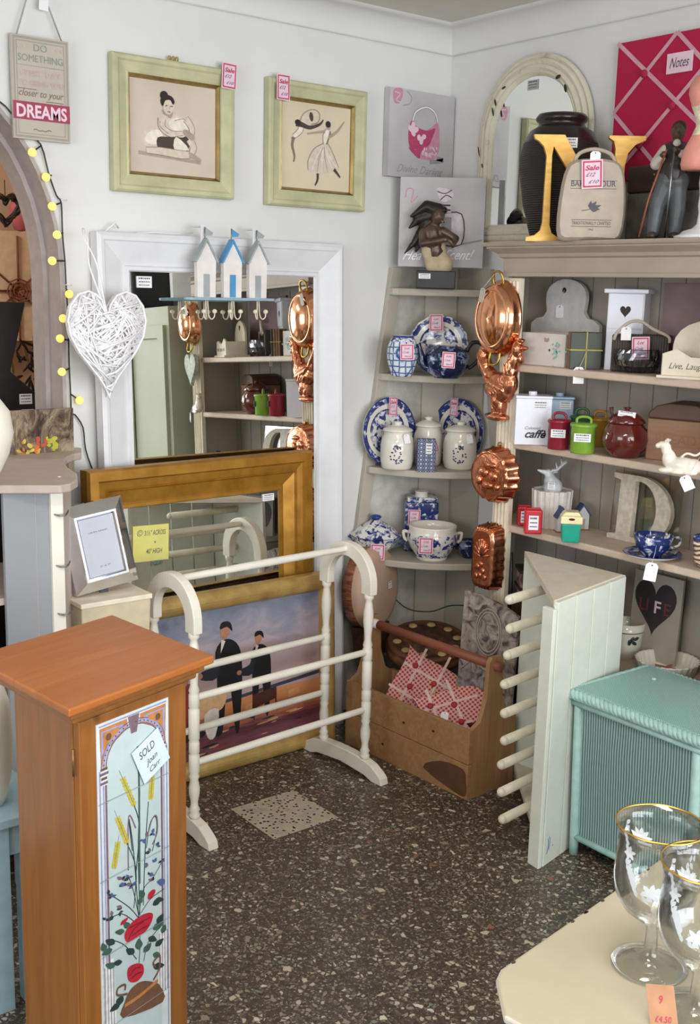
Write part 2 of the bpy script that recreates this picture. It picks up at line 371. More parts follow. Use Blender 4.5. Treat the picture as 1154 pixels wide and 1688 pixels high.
# left wall with arched opening
acx,aw,azs,ah=.95,.485,1.62,.60
arc=[(acx+aw*math.cos(a),azs+ah*math.sin(a)) for a in [PI*i/24 for i in range(25)]]
g=G(); TH=.17
g.box(acx+aw,XR+.2,YW,YW+TH,0,ZC,m_wall); g.box(XL,acx-aw,YW,YW+TH,0,ZC,m_wall)
for i in range(24):
    (x0,z0),(x1,z1)=arc[i],arc[i+1]
    g.add([(x0,YW,z0),(x1,YW,z1),(x1,YW,ZC),(x0,YW,ZC),(x0,YW+TH,z0),(x1,YW+TH,z1),(x1,YW+TH,ZC),(x0,YW+TH,ZC)],[(0,1,2,3)[::-1],(4,5,6,7)],m_wall)
struct(g,'wall_left')
# arch lining
g=G(); full=[(acx+aw,0)]+arc+[(acx-aw,0)]
def lining(ins,y0,y1):
    k=(aw-ins)/aw
    pin=[(acx+(x-acx)*k,z if z<=azs else azs+(z-azs)*(ah-ins)/ah) for x,z in full]
    n=len(full); vs=[(x,y0,z) for x,z in full]+[(x,y0,z) for x,z in pin]+[(x,y1,z) for x,z in full]+[(x,y1,z) for x,z in pin]
    fs=[]
    for i in range(n-1): fs+=[(i,i+1,n+i+1,n+i),(n+i,n+i+1,3*n+i+1,3*n+i),(2*n+i,3*n+i,3*n+i+1,2*n+i+1)]
    g.add(vs,fs,m_arch)
lining(.012,YW-.004,YW+.09); lining(.026,YW+.09,YW+TH+.01); struct(g,'trim_1')
g=G(); g.box(XR,XR+.15,YB,YW,0,ZC,m_wall); struct(g,'wall_right')
g=G(); g.box(XL-.15,XL,YB,YW+.2,0,.9,m_wall); g.box(XL-.15,XL,YB,YW+.2,2.3,ZC,m_wall); g.box(XL-.15,XL,YB,-.2,.9,2.3,m_wall); g.box(XL-.15,XL,2.0,YW+.2,.9,2.3,m_wall); struct(g,'wall_front')
# wall behind the camera with the shop window
g=G(); g.box(XL,XR+.15,YB+.2,YB+.32,0,.62,m_wall); g.box(XL,XR+.15,YB+.2,YB+.32,2.42,ZC,m_wall)
g.box(XL,-.55,YB+.2,YB+.32,.62,2.42,m_wall); g.box(2.85,XR+.15,YB+.2,YB+.32,.62,2.42,m_wall); struct(g,'wall_back')
g=G()
for x in (-.52,.6,1.72,2.82): g.box(x-.03,x+.03,YB+.22,YB+.28,.62,2.42,m_whitew)
for z in (.65,1.9,2.39): g.box(-.55,2.85,YB+.225,YB+.275,z-.03,z+.03,m_whitew)
struct(g,'window_1')
g=G(); g.box(XL,XR,5.1,5.2,0,ZC,m_peach); struct(g,'wall_far'); g=G(); g.box(XL-.1,XL,3.5,5.1,0,ZC,m_peach); struct(g,'wall_far_left'); g=G(); g.box(2.2,2.3,3.5,5.1,0,ZC,m_peach); struct(g,'wall_far_right')
# coving: cove profile along both walls
def cove(x0,y0,x1,y1,nx,ny,name):
    g=G(); prof=[(0.004,-.086),(.009,-.084)]+[(.009+.075*(1-math.cos(a)),-.080+.070*math.sin(a)) for a in [PI/2*i/8 for i in range(9)]]+[(.094,-.008),(.104,0)]
    vs=[]
    for d,z in prof:
        mx=1 if True else 0
        vs+=[(x0+nx*d,y0+ny*d,ZC+z),(x1+nx*d-(d if x1==XR and nx==0 else 0),y1+ny*d-(d if y1==YW and ny==0 else 0),ZC+z)]
    g.add(vs,[(2*i,2*i+1,2*i+3,2*i+2) for i in range(len(prof)-1)],m_wall,True); return struct(g,name)
cove(XL,YW,XR,YW,0,-1,'trim_2'); cove(XR,YB+.3,XR,YW,-1,0,'trim_3')
# ---------------------------------------------------------------- shared small parts
def sale_tag(par,x,z,y,w=.045,h=.065,rot=0,kind=0,rz=0,name='sale_tag'):
    g=G(); c,q=math.cos(rot),math.sin(rot)
    g.T=Matrix.Translation((x,y,z))@Matrix.Rotation(rz,4,'Z')@Matrix.Rotation(-rot,4,'Y')
    g.box(-w/2,w/2,0,.0012,-h/2,h/2,m_pinkc if kind<2 else m_white)
    b=.12*w; a=w*.06
    for X0,X1,Z0,Z1 in ((-w/2+a,w/2-a,h/2-a-b*.6,h/2-a),(-w/2+a,w/2-a,-h/2+a,-h/2+a+b*.6),(-w/2+a,-w/2+a+b*.6,-h/2+a,h/2-a),(w/2-a-b*.6,w/2-a,-h/2+a,h/2-a)): g.rect(X0,X1,Z0,Z1,-.0006,m_red)
    if kind!=1: g.text('Sale',0,h*.14,h*.17,-.0009,m_red,.025,.25,width=w*.66)
    else: g.text('Lot',0,h*.17,h*.15,-.0009,m_red,.01,.4,width=w*.4)
    g.text('£12' if kind!=1 else 'Code',-w*.08,-h*.08,h*.14,-.0009,m_blue,.0,.5,width=w*.45)
    g.text('£10' if kind!=1 else 'Now £5',w*.06,-h*.32,h*.12,-.0009,m_blue,.0,.5,width=w*.5)
    return g.build(name,par)
def sticker(par,x,z,y,w=.04,h=.02,rz=0,rot=0,name='price_sticker',rx=0,lines=3,m=None):
    g=G(); g.T=Matrix.Translation((x,y,z))@Matrix.Rotation(rz,4,'Z')@Matrix.Rotation(rx,4,'X')@Matrix.Rotation(-rot,4,'Y')
    g.box(-w/2,w/2,0,.0006,-h/2,h/2,m or m_white)
    for i in range(lines):
        zz=h*.28-i*h*.56/max(lines-1,1); l=-w*.38
        while l<w*.34:
            k=min(random.uniform(.05,.16)*w,w*.38-l); g.rect(l,l+k,zz-h*.03,zz+h*(.05 if i else .1),-.0005,m_ink if i%2==0 else m_blue); l+=k+.03*w
    return g.build(name,par)
def swing_tag(par,x,z,y,w=.028,h=.042,rot=0,rz=0,string=None,m=None):
    g=G()
    if string: g.tube([string,((string[0]+x)/2+.002,(string[1]+y)/2,(string[2]+z+h/2)/2),(x,y,z+h*.42)],.0007,m_cream2,n=5)
    g.T=Matrix.Translation((x,y,z))@Matrix.Rotation(rz,4,'Z')@Matrix.Rotation(-rot,4,'Y')
    g.prism([(-w/2,-h/2),(w/2,-h/2),(w/2,h*.34),(w*.28,h/2),(-w*.28,h/2),(-w/2,h*.34)],0,.001,m or m_white)
    g.ell(0,h*.36,w*.07,w*.07,-.0004,m_ink,n=8)
    return g.build('swing_tag',par)
class Quad:
    """maps coordinates of a drawing onto a rectangle w x h standing at z0"""
    def __init__(s,tl,tr,br,bl,w,h,z0,x0=0): s.c=(tl,tr,br,bl); s.w,s.h,s.z0,s.x0=w,h,z0,x0
    def __call__(s,x,y):
        tl,tr,br,bl=s.c
        u=v=.5
        for _ in range(6):
            lx=tl[0]+(bl[0]-tl[0])*v; rx=tr[0]+(br[0]-tr[0])*v; u=(x-lx)/(rx-lx)
            ty=tl[1]+(tr[1]-tl[1])*u; by=bl[1]+(br[1]-bl[1])*u; v=(y-ty)/(by-ty)
        return (s.x0-s.w/2+u*s.w, s.z0+(1-v)*s.h)
    def pts(s,*p): return [s(*a) for a in p]
def tone(n,c,r=.8): return P(n,c,r,var=.05,sc=60)
tn={k:tone('print_tone_'+k,c) for k,c in dict(pale='e6dccd',light='d3c5b3',mid='ab9988',shade='857466',deep='4a3f39',ink='2c2523').items()}
# ---------------------------------------------------------------- left wall: sign
p=at(62,68,'y',3.24); q=at(62,232,'y',3.24); w=.172; h=p.z-q.z+.008
r=thing('hanging_sign','small grey wooden plaque with the word DREAMS, hanging by string at far left','sign',(p.x+.0,3.236,q.z),0)
g=G(); g.box(-w/2,w/2,-.012,0,0,h,m_greyl); g.frame(w-.008,h-.008,[(0,-.0125),(.003,-.0135),(.006,-.0125)],m_greyd,z=.004); g.frame(w-.028,h-.028,[(0,-.0125),(.0015,-.0128),(.003,-.0125)],m_greyd,z=.014)
y=-.0135
g.rect(-w/2+.001,w/2-.001,h*.19,h*.365,y,m_red if 0 else P('dusky_red_band','9c3a52',.6)); mt=m_pinkc
g.text('DREAMS',0,h*.215,h*.125,y-.0005,mt,.03,0,width=w*.88)
ct=tone('faded_grey_lettering','8e948f'); cp=tone('faded_pink_lettering','c9a7a9')
g.text('DO',0,h*.86,h*.07,y,ct,0,0); g.text('SOMETHING',0,h*.755,h*.07,y,ct,0,0,width=w*.78)
for i in range(24): g.ell(-w*.39+i*w*.034,h*.715,.0012,.0012,y,tn['shade'],n=6)
g.text('EVERY DAY',0,h*.615,h*.06,y,cp,.01,0,width=w*.7); g.text('TO BRING YOU',0,h*.52,h*.06,y,cp,0,0,width=w*.78)
g.text('closer to your',0,h*.42,h*.07,y,tn['shade'],0,.3,width=w*.78)
g.rect(-w*.4,-w*.08,h*.487,h*.492,y,P('thin_maroon_rule','6e2a3c')); g.rect(w*.08,w*.38,h*.38,h*.385,y,P('thin_maroon_rule','6e2a3c'))
for sgn in (-1,1): g.stroke([(0,h*.095),(sgn*.01,h*.09),(sgn*.02,h*.105),(sgn*.027,h*.095)],.0025,y,tn['shade']); g.ell(sgn*w*.28,h*.895,.004,.004,y,cp,n=5); g.ell(sgn*w*.37,h*.89,.005,.005,y,cp,n=5)
g.build('plaque',r)
g=G(); g.tube([(-w*.40,-.012,h-.002),(-.02,-.006,h+.14),(-.008,-.004,h+.165),(.004,-.006,h+.15),(w*.38,-.012,h-.002)],.0022,m_arch,n=6); g.build('string',r)
g=G(); g.cbox((-.008,-.0,h+.165),(.006,.012,.006),m_steel); g.build('nail',r)
swing_tag(r,.012,h+.09,-.018,.028,.035,string=None,rot=-.05)
# ---------------------------------------------------------------- ballerina pictures
def picture(x0,x1,z0,z1,label,name='framed_print'):
    w,h=x1-x0,z1-z0; r=thing(name,label,'picture',((x0+x1)/2,YW-.004,z0),0)
    g=G(); g.frame(w,h,[(0,0),(0,-.026),(.006,-.032),(.016,-.032),(.022,-.027),(.046,-.022),(.052,-.024)],m_sage); g.build('frame',r)
    g=G(); g.frame(w-.104,h-.104,[(0,-.024),(.003,-.026),(.009,-.017),(.011,-.012)],m_gilt,z=.052); g.build('gilt_slip',r)
    g=G(); return r,g,w,h
r,g,w,h=picture(1.592,2.018,1.878,2.276,'larger sage-framed print of a seated ballerina tying her shoe')
Q=Quad((605,315),(1035,385),(1030,875),(600,850),w-.126,h-.126,.063); g.box(-w/2+.06,w/2-.06,-.012,-.004,.06,h-.06,m_paper); s=(w-.126)/430
def fl(P_,y,m,sp=True): g.flat(spl(Q.pts(*P_),3,True) if sp else Q.pts(*P_),-.0122-y*.00025,m)
def st(P_,wd,y,m):
    if m in (tn['light'],tn['pale']) and (wd[0] if isinstance(wd,(list,tuple)) else wd)>=12: g.stroke(Q.pts(*P_),[(a+5)*s for a in wd] if isinstance(wd,(list,tuple)) else (wd+5)*s,-.0122-y*.00025+.00013,tn['shade'])
    g.stroke(Q.pts(*P_),[a*s for a in wd] if isinstance(wd,(list,tuple)) else wd*s,-.0122-y*.00025,m)
def el(x,yy,a,b,y,m,rot=0): cx,cz=Q(x,yy); g.ell(cx,cz,a*s,b*s,-.0122-y*.00025,m,rot)
st([(640,742),(760,760),(955,792)],16,1,tn['mid']); fl([(655,670),(670,620),(735,598),(775,615),(770,700),(725,722),(680,705)],2,tn['light']); fl([(672,660),(700,620),(745,612),(760,650),(735,690),(690,690)],3,tn['pale'])
fl([(735,655),(800,650),(880,645),(895,700),(870,735),(800,738),(740,722)],4,tn['deep']); fl([(745,548),(790,518),(860,530),(888,562),(892,620),(862,652),(800,640),(765,628)],5,tn['light'])
fl([(795,560),(850,540),(885,580),(885,625),(850,635),(800,600)],6,tn['pale']); fl([(828,648),(892,718),(818,722)],6,tn['pale'])
st([(678,728),(750,732),(850,748),(905,748)],[22,30,34,24],7,tn['light']); st([(893,662),(915,705),(902,752)],[30,32,20],8,tn['light']); st([(895,748),(925,762),(955,780)],[24,20,10],9,tn['mid'])
st([(758,548),(758,595),(800,632),(860,628)],[34,30,26,14],9,tn['light']); st([(748,560),(750,595),(790,632)],5,10,tn['mid']); st([(878,548),(908,600),(905,655)],[30,26,18],9,tn['light'])
el(885,630,26,15,10,tn['mid'],-.4); el(908,650,14,16,10,tn['mid']); el(798,515,15,24,6,tn['mid']); el(792,474,28,40,11,tn['light'],-.15)
el(776,452,30,28,12,tn['ink'],.2) if 0 else None
fl([(756,470),(752,440),(775,415),(808,425),(822,455),(812,470),(800,445),(775,448),(765,475)],13,tn['ink']); el(770,420,20,20,14,tn['ink']); st([(775,478),(785,474)],4,13,tn['deep']); st([(800,478),(812,480)],4,13,tn['deep']); st([(786,508),(800,512)],5,13,tn['shade']); st([(796,478),(798,497)],3,13,tn['mid'])
st([(760,500),(770,520),(785,530)],6,10,tn['mid']); st([(820,560),(860,548),(880,562)],3,10,tn['mid'])
g.build('print',r)
g=G(); 
for i in (-1,0,1): g.tube([(i*.013+.004*math.cos(a),-.012,h+.008+.007*math.sin(a)) for a in [2*PI*k/8 for k in range(8)]],.0022,m_brass,n=5,closed=True)
g.build('hanging_hook',r)
sale_tag(r,w/2-.028,h-.022,-.04,.054,.078,-.05)
r,g,w,h=picture(2.150,2.562,1.872,2.276,'smaller sage-framed print of two dancing ballerinas, tag at top left')
Q=Quad((222,250),(540,300),(525,695),(212,672),w-.126,h-.126,.063); g.box(-w/2+.06,w/2-.06,-.012,-.004,.06,h-.06,m_paper2); s=(w-.126)/318
st([(305,372),(300,400),(270,428),(262,425)],[22,20,14,8],2,tn['pale']); st([(270,430),(263,470),(272,520),(268,550)],[14,12,9,7],3,tn['shade'])
fl([(300,350),(318,312),(350,298),(380,310),(388,342),(355,364),(320,372)],2,tn['light']); st([(300,352),(312,325),(335,305),(365,300),(388,315),(392,342)],5,4,tn['mid']); st([(392,342),(380,362),(350,370)],3,4,tn['shade'])
el(352,334,9,17,5,tn['deep'],.2); st([(282,362),(310,372),(345,385),(390,370),(408,348)],[26,18,14,10,4],5,tn['deep']); el(290,360,14,10,6,tn['ink'])
fl([(408,458),(428,460),(452,510),(478,578),(455,596),(420,604),(372,606),(334,592),(334,545),(362,488)],2,tn['light'])
for a,b in ((350,600),(375,605),(400,604),(425,600),(452,592),(470,580)): st([(412,465),((412+a)/2-6,525),(a,b)],[2,4,2],4,tn['mid'] if a%2 else tn['pale'])
st([(334,590),(334,545),(362,488),(408,460)],2.5,4,tn['shade']); st([(428,460),(452,510),(478,578)],2.5,4,tn['shade'])
st([(432,400),(420,430),(416,462)],[24,28,16],5,tn['pale']); st([(440,402),(430,440),(420,465)],6,6,tn['shade']); st([(415,405),(375,408),(332,415)],[12,8,5],6,tn['mid']); st([(430,434),(472,405),(492,380),(508,358)],[12,10,7,4],6,tn['mid'])
el(432,378,11,14,7,tn['mid']); el(430,370,12,12,8,tn['ink']); st([(378,606),(376,638),(364,664)],[12,9,5],6,tn['deep']); st([(455,585),(468,602),(484,624)],[14,10,6],6,tn['deep'])
g.build('print',r); sale_tag(r,-w/2+.048,h-.030,-.04,.052,.080,0)
# ---------------------------------------------------------------- pink handbag canvas
w,h=.312,.302; r=thing('canvas_print','square grey canvas of a pink handbag, beside the room corner','picture',(2.817,YW-.003,2.004),0)
g=G(); m_cg=P('lilac_grey_canvas','bcb7b9',.8,var=.06,sc=6); g.box(-w/2,w/2,-.03,0,0,h,m_cg); Q=Quad((686,219),(970,262),(960,630),(680,608),w,h,0); s=w/284
def fl(P_,y,m,sp=True): g.flat(spl(Q.pts(*P_),3,True) if sp else Q.pts(*P_),-.0303-y*.00025,m)
def st(P_,wd,y,m): g.stroke(Q.pts(*P_),[a*s for a in wd] if isinstance(wd,(list,tuple)) else wd*s,-.0303-y*.00025,m)
def el(x,yy,a,b,y,m,rot=0): cx,cz=Q(x,yy); g.ell(cx,cz,a*s,b*s,-.0303-y*.00025,m,rot)
mp=tone('handbag_pink','b4446a'); mp2=tone('handbag_pale_pink','c78ba0'); sh=tone('canvas_soft_grey','969294')
st([(890,528),(920,536),(860,545)],14,0,sh); st([(783,365),(798,325),(843,306),(880,330),(893,372)],9,1,sh); st([(783,365),(798,325),(843,306),(880,330),(893,372)],4,2,m_white)
fl([(778,362),(800,388),(845,405),(893,372),(900,420),(900,490),(880,530),(845,535),(800,520),(768,470),(765,410)],2,mp2); fl([(778,366),(800,392),(845,408),(882,396),(868,440),(850,475),(800,490),(770,478),(765,410)],3,mp)
fl([(765,480),(795,492),(850,478),(820,500),(815,530),(790,512)],4,mp)
for a,b in ((775,400),(785,415),(795,405),(785,388)): el(a,b,9,14,5,m_pinkc,random.random()*3)
for a,b in ((810,438),(822,446),(832,434),(820,455)): el(a,b,10,8,5,m_pinkc,random.random()*3)
for i in range(26): el(random.uniform(825,890),random.uniform(480,525),2.5,5,5,m_pinkc,random.random())
fl([(700,232),(735,225),(738,260),(725,290),(703,285)],1,mp2); st([(706,240),(728,250),(712,275),(730,285)],4,2,m_cg); st([(740,300),(770,290),(776,262),(755,236)],2.5,1,sh)
cx,cz=Q(818,590); g.text('Divine Darling',cx,cz-.005,.028,-.0306,sh,0,.5,width=w*.72); g.build('canvas',r)
# perfume canvas stands across the corner on the ladder shelf
A=Vector((2.705,3.195)); B=Vector((2.925,2.985)); mid=(A+B)/2; rz=math.atan2(B.y-A.y,B.x-A.x); w=(B-A).length
r=thing('canvas_print','square grey canvas of a perfume bottle, behind the bronze figure','picture',(mid.x,mid.y,1.688),rz); h=.312
g=G(); g.box(-w/2,w/2,-.015,.005,0,h,m_cg); Q=Quad((722,635),(1100,645),(1088,1005),(718,1003),w,h,0); s=w/378
def fl(P_,y,m,sp=True): g.flat(spl(Q.pts(*P_),3,True) if sp else Q.pts(*P_),-.0153-y*.00025,m)
def st(P_,wd,y,m): g.stroke(Q.pts(*P_),[a*s for a in wd] if isinstance(wd,(list,tuple)) else wd*s,-.0153-y*.00025,m)
def el(x,yy,a,b,y,m,rot=0): cx,cz=Q(x,yy); g.ell(cx,cz,a*s,b*s,-.0153-y*.00025,m,rot)
md=tone('deep_maroon','5a2034'); ms_=tone('silvery_lilac','cfc6cc')
st([(960,915),(1020,905),(1085,893)],8,0,sh)
fl([(890,785),(995,785),(995,912),(880,912)],1,ms_,False); st([(890,788),(994,788),(994,910),(885,910)],5,2,md); fl([(905,800),(950,800),(950,895),(905,895)],2,sh,False)
fl([(900,745),(948,745),(948,782),(900,782)],3,ms_,False); st([(905,752),(945,752)],7,4,md); st([(905,770),(945,772)],7,4,md)
fl([(882,690),(905,680),(955,700),(945,728),(905,738)],3,ms_); st([(885,695),(920,705),(950,690)],4,4,md); st([(900,730),(925,712),(950,722)],4,4,md); el(912,888,28,10,4,mp); el(900,895,30,14,3,mp)
st([(745,720),(752,685),(780,690),(770,740),(800,712)],4,1,mp2)
cx,cz=Q(775,975); g.text('Hea',cx+.004,cz,.036,-.016,m_white,.0,.6,width=w*.23); cx,cz=Q(985,972); g.text('Scent!',cx,cz,.036,-.016,m_white,.0,.6,width=w*.36); g.text('ven',0,cz,.024,-.016,m_white,0,.6,width=w*.14); g.build('canvas',r)
# ---------------------------------------------------------------- large white mirror leaning on the wall
LN=-.036
w,h=.935,1.755; r=thing('framed_mirror','tall white wide-framed mirror leaning on the wall behind gold mirror','mirror',(1.990,3.138,0),0,LN)
g=G(); g.frame(w,h,[(0,.045),(0,.0),(.012,-.006),(.022,-.004),(.026,0),(.065,.012),(.095,.022),(.100,.014),(.110,.014),(.116,.026)],m_whitew); g.box(-w/2+.01,w/2-.01,.032,.045,.01,h-.01,m_whitew); g.build('frame',r)
g=G(); g.box(-w/2+.11,w/2-.11,.022,.031,.11,h-.11,m_mirror); g.build('mirror_glass',r)
sticker(r,-w/2+.165,h-.145,.019,.052,.035)
g=G(); g.tube([(-.43,.02,h),(-.40,.01,h+.03),(-.385,.02,h+.015)],.003,m_white,n=5); g.tube([(-.33,.01,h+.001),(-.27,0,h+.006),(-.2,.0,h+.004),(-.13,.01,h+.012)],.0015,m_white,n=5); g.build('ribbon',r)
# ---------------------------------------------------------------- wicker heart
p=at(180,572,'y',3.085); r=thing('wicker_heart','white woven wicker heart hanging by ribbon from the white mirror','ornament',(p.x,3.09,p.z-.16),0)
g=G(); hp=heart(.25,.315,cz=.165)
g.tube([(x,0,z) for x,z in hp],.0035,m_white,n=6,closed=True); g.tube([(x*.97,.022,.165+(z-.165)*.97) for x,z in hp],.0035,m_white,n=6,closed=True)
def inside(x,z):
    c=False;n=len(hp)
    for i in range(n):
        (a,b),(e,f)=hp[i],hp[(i+1)%n]
        if (b>z)!=(f>z) and x<(e-a)*(z-b)/(f-b)+a: c=not c
    return c
def clip(x,z,dx,dz):
    t=0
    while inside(x+dx*t,z+dz*t) and t<.4: t+=.004
    return (x+dx*t,z+dz*t)
for i in range(165):
    while True:
        x=random.uniform(-.12,.12); z=random.uniform(.02,.3)
        if inside(x,z): break
    a=random.gauss(.5,.5)*random.choice((-1,1))+(PI/2 if random.random()<.25 else 0); a1=clip(x,z,math.cos(a),math.sin(a)); a2=clip(x,z,-math.cos(a),-math.sin(a))
    y=random.uniform(-.014,.024); g.tube([(a1[0],.004,a1[1]),((a1[0]+a2[0])/2,y-.004,(a1[1]+a2[1])/2),(a2[0],.004,a2[1])],random.uniform(.0024,.0040),m_white,n=5)
g.build('woven_canes',r)
g=G()
for k in (-1,1): g.tube(spl([(0,.0,.25),(-.02+k*.004,-.008,.30),(-.045+k*.012,.0,.40),(-.05-k*.005,.03,.47),(-.045,.06,.50)],4),.0028,m_white,n=5)
g.tube(spl([(-.02,-.008,.255),(.0,-.014,.262),(.02,-.008,.255)],3),.004,m_white,n=5); g.build('ribbon',r)
# ---------------------------------------------------------------- beach hut hook rack
r=thing('hook_rack','beach hut hook rack hanging over the white mirror top','hook rack',(1.958,3.160,1.562),0); r.scale=(.82,1,.84)
g=G(); m_bsh=P('blue_grey_paint','8fa9b8',.5); g.box(-.185,.185,-.045,-.004,-.006,.004,m_bsh); g.prismz([(-.185,-.045),(-.21,-.03),(-.21,-.018),(-.185,-.004)],-.006,.004,m_bsh); g.build('shelf',r,.0015)
for i,(x,rc) in enumerate(((-.118,'9da3a6'),(0,'4d92c0'),(.118,'9da3a6'))):
    mh=P('hut_whitewash','e2dcd8',.6,var=.03); mr=P('hut_trim_'+rc,rc,.5); g=G()
    g.prism([(x-.04,.004),(x+.04,.004),(x+.042,.14),(x,.21),(x-.042,.14)],-.03,-.012,mh); g.rect(x-.014,x+.014,.006,.09,-.0306,mr)
    for k in (-1,1): g.add([(x+k*.052,-.036,.135),(x,-.036,.222),(x,-.036,.210),(x+k*.045,-.036,.133),(x+k*.052,-.006,.135),(x,-.006,.222),(x,-.006,.210),(x+k*.045,-.006,.133)],[(0,1,2,3),(0,4,5,1),(3,2,6,7),(0,3,7,4),(4,7,6,5)],mr)
    hut=g.build('beach_hut',r)
    g=G(); g.tube([(x,-.02,.21),(x,-.02,.262)],.0018,m_steel,n=6); g.prism([(x,.262),(x+.036,.242),(x+.03,.232),(x,.23)],-.021,-.019,mr); g.build('flag',hut)
    g=G()
    for k in (-1,1):
        g.tube(spl([(x+k*.004,-.03,-.006),(x+k*.006,-.034,-.06),(x+k*.012,-.042,-.076),(x+k*.022,-.046,-.068),(x+k*.024,-.046,-.052)],4),.0024,m_cream2,n=6); g.ellipsoid((x+k*.024,-.046,-.047),.009,m_cream2,n=10,k=6)
    g.build('hook',r)
for x in (-.118,.118):
    g=G(); g.box(x-.01,x+.01,-.010,-.006,.1,.262,m_whitew); g.box(x-.012,x+.012,-.010,.05,.262,.268,m_whitew); g.build('hanging_bracket',r)
# ---------------------------------------------------------------- string lights
cab=[(0,168),(18,186)]; cab2=[(67,238),(80,285),(93,322),(101,335),(103,385),(107,430),(109,470),(112,520),(113,560),(114,600),(116,640),(118,680)]
r0=at(110,500,'y',3.236); r=thing('string_lights','string of round warm yellow bulbs pinned around the arch edge','string lights',(r0.x,3.236,r0.z),0)
T0=Matrix.Translation((-r0.x,-3.236,-r0.z))
g=G(); g.T=T0; pp=[at(-60,130,'y',3.236)]+[at(a,b,'y',3.236) for a,b in cab]+[at(a,b,'y',3.238) for a,b in ((40,215),)]+[at(a,b,'y',3.236) for a,b in cab2]+[at(a,b,'y',3.236) for a,b in ((124,684),(137,705),(141,740),(153,776))]
g.tube(spl([tuple(v) for v in pp],3),.0024,m_black,n=6); g.build('cable',r)
T_=NT('lit_bulb'); m_bulb=T_.fin('ffe27a',.4,0,Emission_Color=lin('ffdd66'),Emission_Strength=.55)
for (bx,by),(jx,jy) in zip(((53,251),(76,292),(86,340),(94,387),(86,430),(114,485),(104,525),(99,558),(102,613),(131,660)),((68,240),(85,289),(101,334),(104,384),(107,430),(111,478),(112,523),(113,561),(115,607),(117,650))):
    a=at(bx,by,'y',3.222); b=at(jx,jy,'y',3.234); g=G(); g.T=T0; g.tube([b,a],.0024,m_black,n=6); e=g.build('lamp_holder',r); g=G(); g.T=T0; g.ellipsoid(a,.0125,m_bulb,n=14,k=8); g.build('bulb',e)
for a in ((104,330),(112,470)):
    a=at(*a,'y',3.236); g=G(); g.T=T0; g.tube([(a.x-.008,a.y,a.z),(a.x,a.y-.006,a.z+.004),(a.x+.012,a.y,a.z)],.0016,m_glass if 0 else m_white,n=5); g.build('cable_clip',r)
# ---------------------------------------------------------------- beyond the arch
a=at(9,347,'y',4.6); r=thing('heart_wreath','dark twig heart wreath hanging in the room through the arch','wreath',(a.x,4.6,a.z),0)
g=G(); hp2=heart(.135,.13,cz=.0); 
for k in range(5): g.tube([(x*(1-.06*k)+random.uniform(-.004,.004),random.uniform(-.012,.012),z*(1-.06*k)+random.uniform(-.004,.004)) for x,z in hp2],.007,m_dark,n=5,closed=True)
g.build('twig_ring',r); g=G(); g.tube([(0,0,.05),(0,0,.12)],.002,m_dark,n=5); g.build('cord',r)
a=at(37,480,'y',4.9); mst=P('russet_willow','7a4028',.7); r=thing('willow_panel','pale wall panel with radiating russet sticks, through the arch','wall panel',(a.x,4.95,a.z),0)
g=G(); g.box(-.5,.30,0,.03,-.22,.26,P('cream_board','d0b698',.8)); g.build('panel',r); g=G()
for an in (0,.78,1.57,2.4,3.14,3.9,4.71,5.5): g.tube([(0,-.006,0),(.26*math.cos(an),-.008,.24*math.sin(an))],.0045,mst,n=6)
for rr in (.025,.04,.055): g.tube([(rr*math.cos(2*PI*i/8),-.012,rr*math.sin(2*PI*i/8)) for i in range(8)],.004,mst,n=5,closed=True)
g.build('stick_spokes',r)
a=at(49,335,'y',4.9); g=G(); g.lathe([(0,0),(.03,.01),(.05,.08),(.03,.16),(0,.18)],P('pink_cloth','b05a62',.8),16); o=g.build('hanging_bag'); o.location=(a.x,5.01,a.z-.12); tag(o,'pink cloth bag on the peach wall through the arch','bag')
a=at(40,690,'y',3.7); g=G(); r=thing('display_box','black angular box with two barcode labels standing in the archway','box',(a.x-.12,3.72,0),0); zb=a.z-.1
g.prism([(-.32,0),(.21,0),(.21,zb),(.20,zb+.16),(.085,zb+.26),(.145,zb+.49),(-.32,zb+.50)],0,.12,m_black); g.build('box',r,.003); sticker(r,.135,zb+.165,-.002,.045,.035); sticker(r,.14,zb+.115,-.002,.045,.028)
a=at(45,650,'y',4.0); g=G()
for i in range(420): g.ellipsoid((random.uniform(-.09,.09),random.uniform(-.05,.05),random.uniform(.0,a.z+.16)),(.006,.003,random.uniform(.02,.035)),m_dark if i%3 else P('dry_leaf','8a7444',.8),Matrix.Rotation(random.uniform(-1.3,1.3),3,'Y'),6,4)
o=g.build('dried_foliage'); o.location=(a.x+.02,4.0,.03); tag(o,'dried brown foliage behind the black box in the archway','plant')
# ---------------------------------------------------------------- gold mirror
w,h=.86,1.05; r=thing('framed_mirror','bronze-gold stepped frame mirror leaning in front of the white mirror','mirror',(1.853,3.072,0),math.radians(2.6),LN)
g=G(); g.frame(w,h,[(0,.04),(0,.0),(.006,-.012),(.034,-.012),(.040,.0),(.062,.004),(.068,-.002),(.072,.006),(.112,.018),(.118,.014),(.128,.014),(.132,.022)],m_bgold); g.box(-w/2+.01,w/2-.01,.03,.04,.01,h-.01,m_dkwood); g.build('frame',r)
g=G(); g.box(-w/2+.128,w/2-.128,.020,.03,.128,h-.128,m_mirror); g.build('mirror_glass',r)
g=G(); y=.016; m_note=P('yellow_sticky_note','dcd67c',.8,var=.02); x0=-w/2+.17; z0=h-.305; g.T=Matrix.Translation((x0,y,z0))@Matrix.Rotation(.04,4,'Y')
g.box(-.014,.115,0,.001,0,.115,m_note)
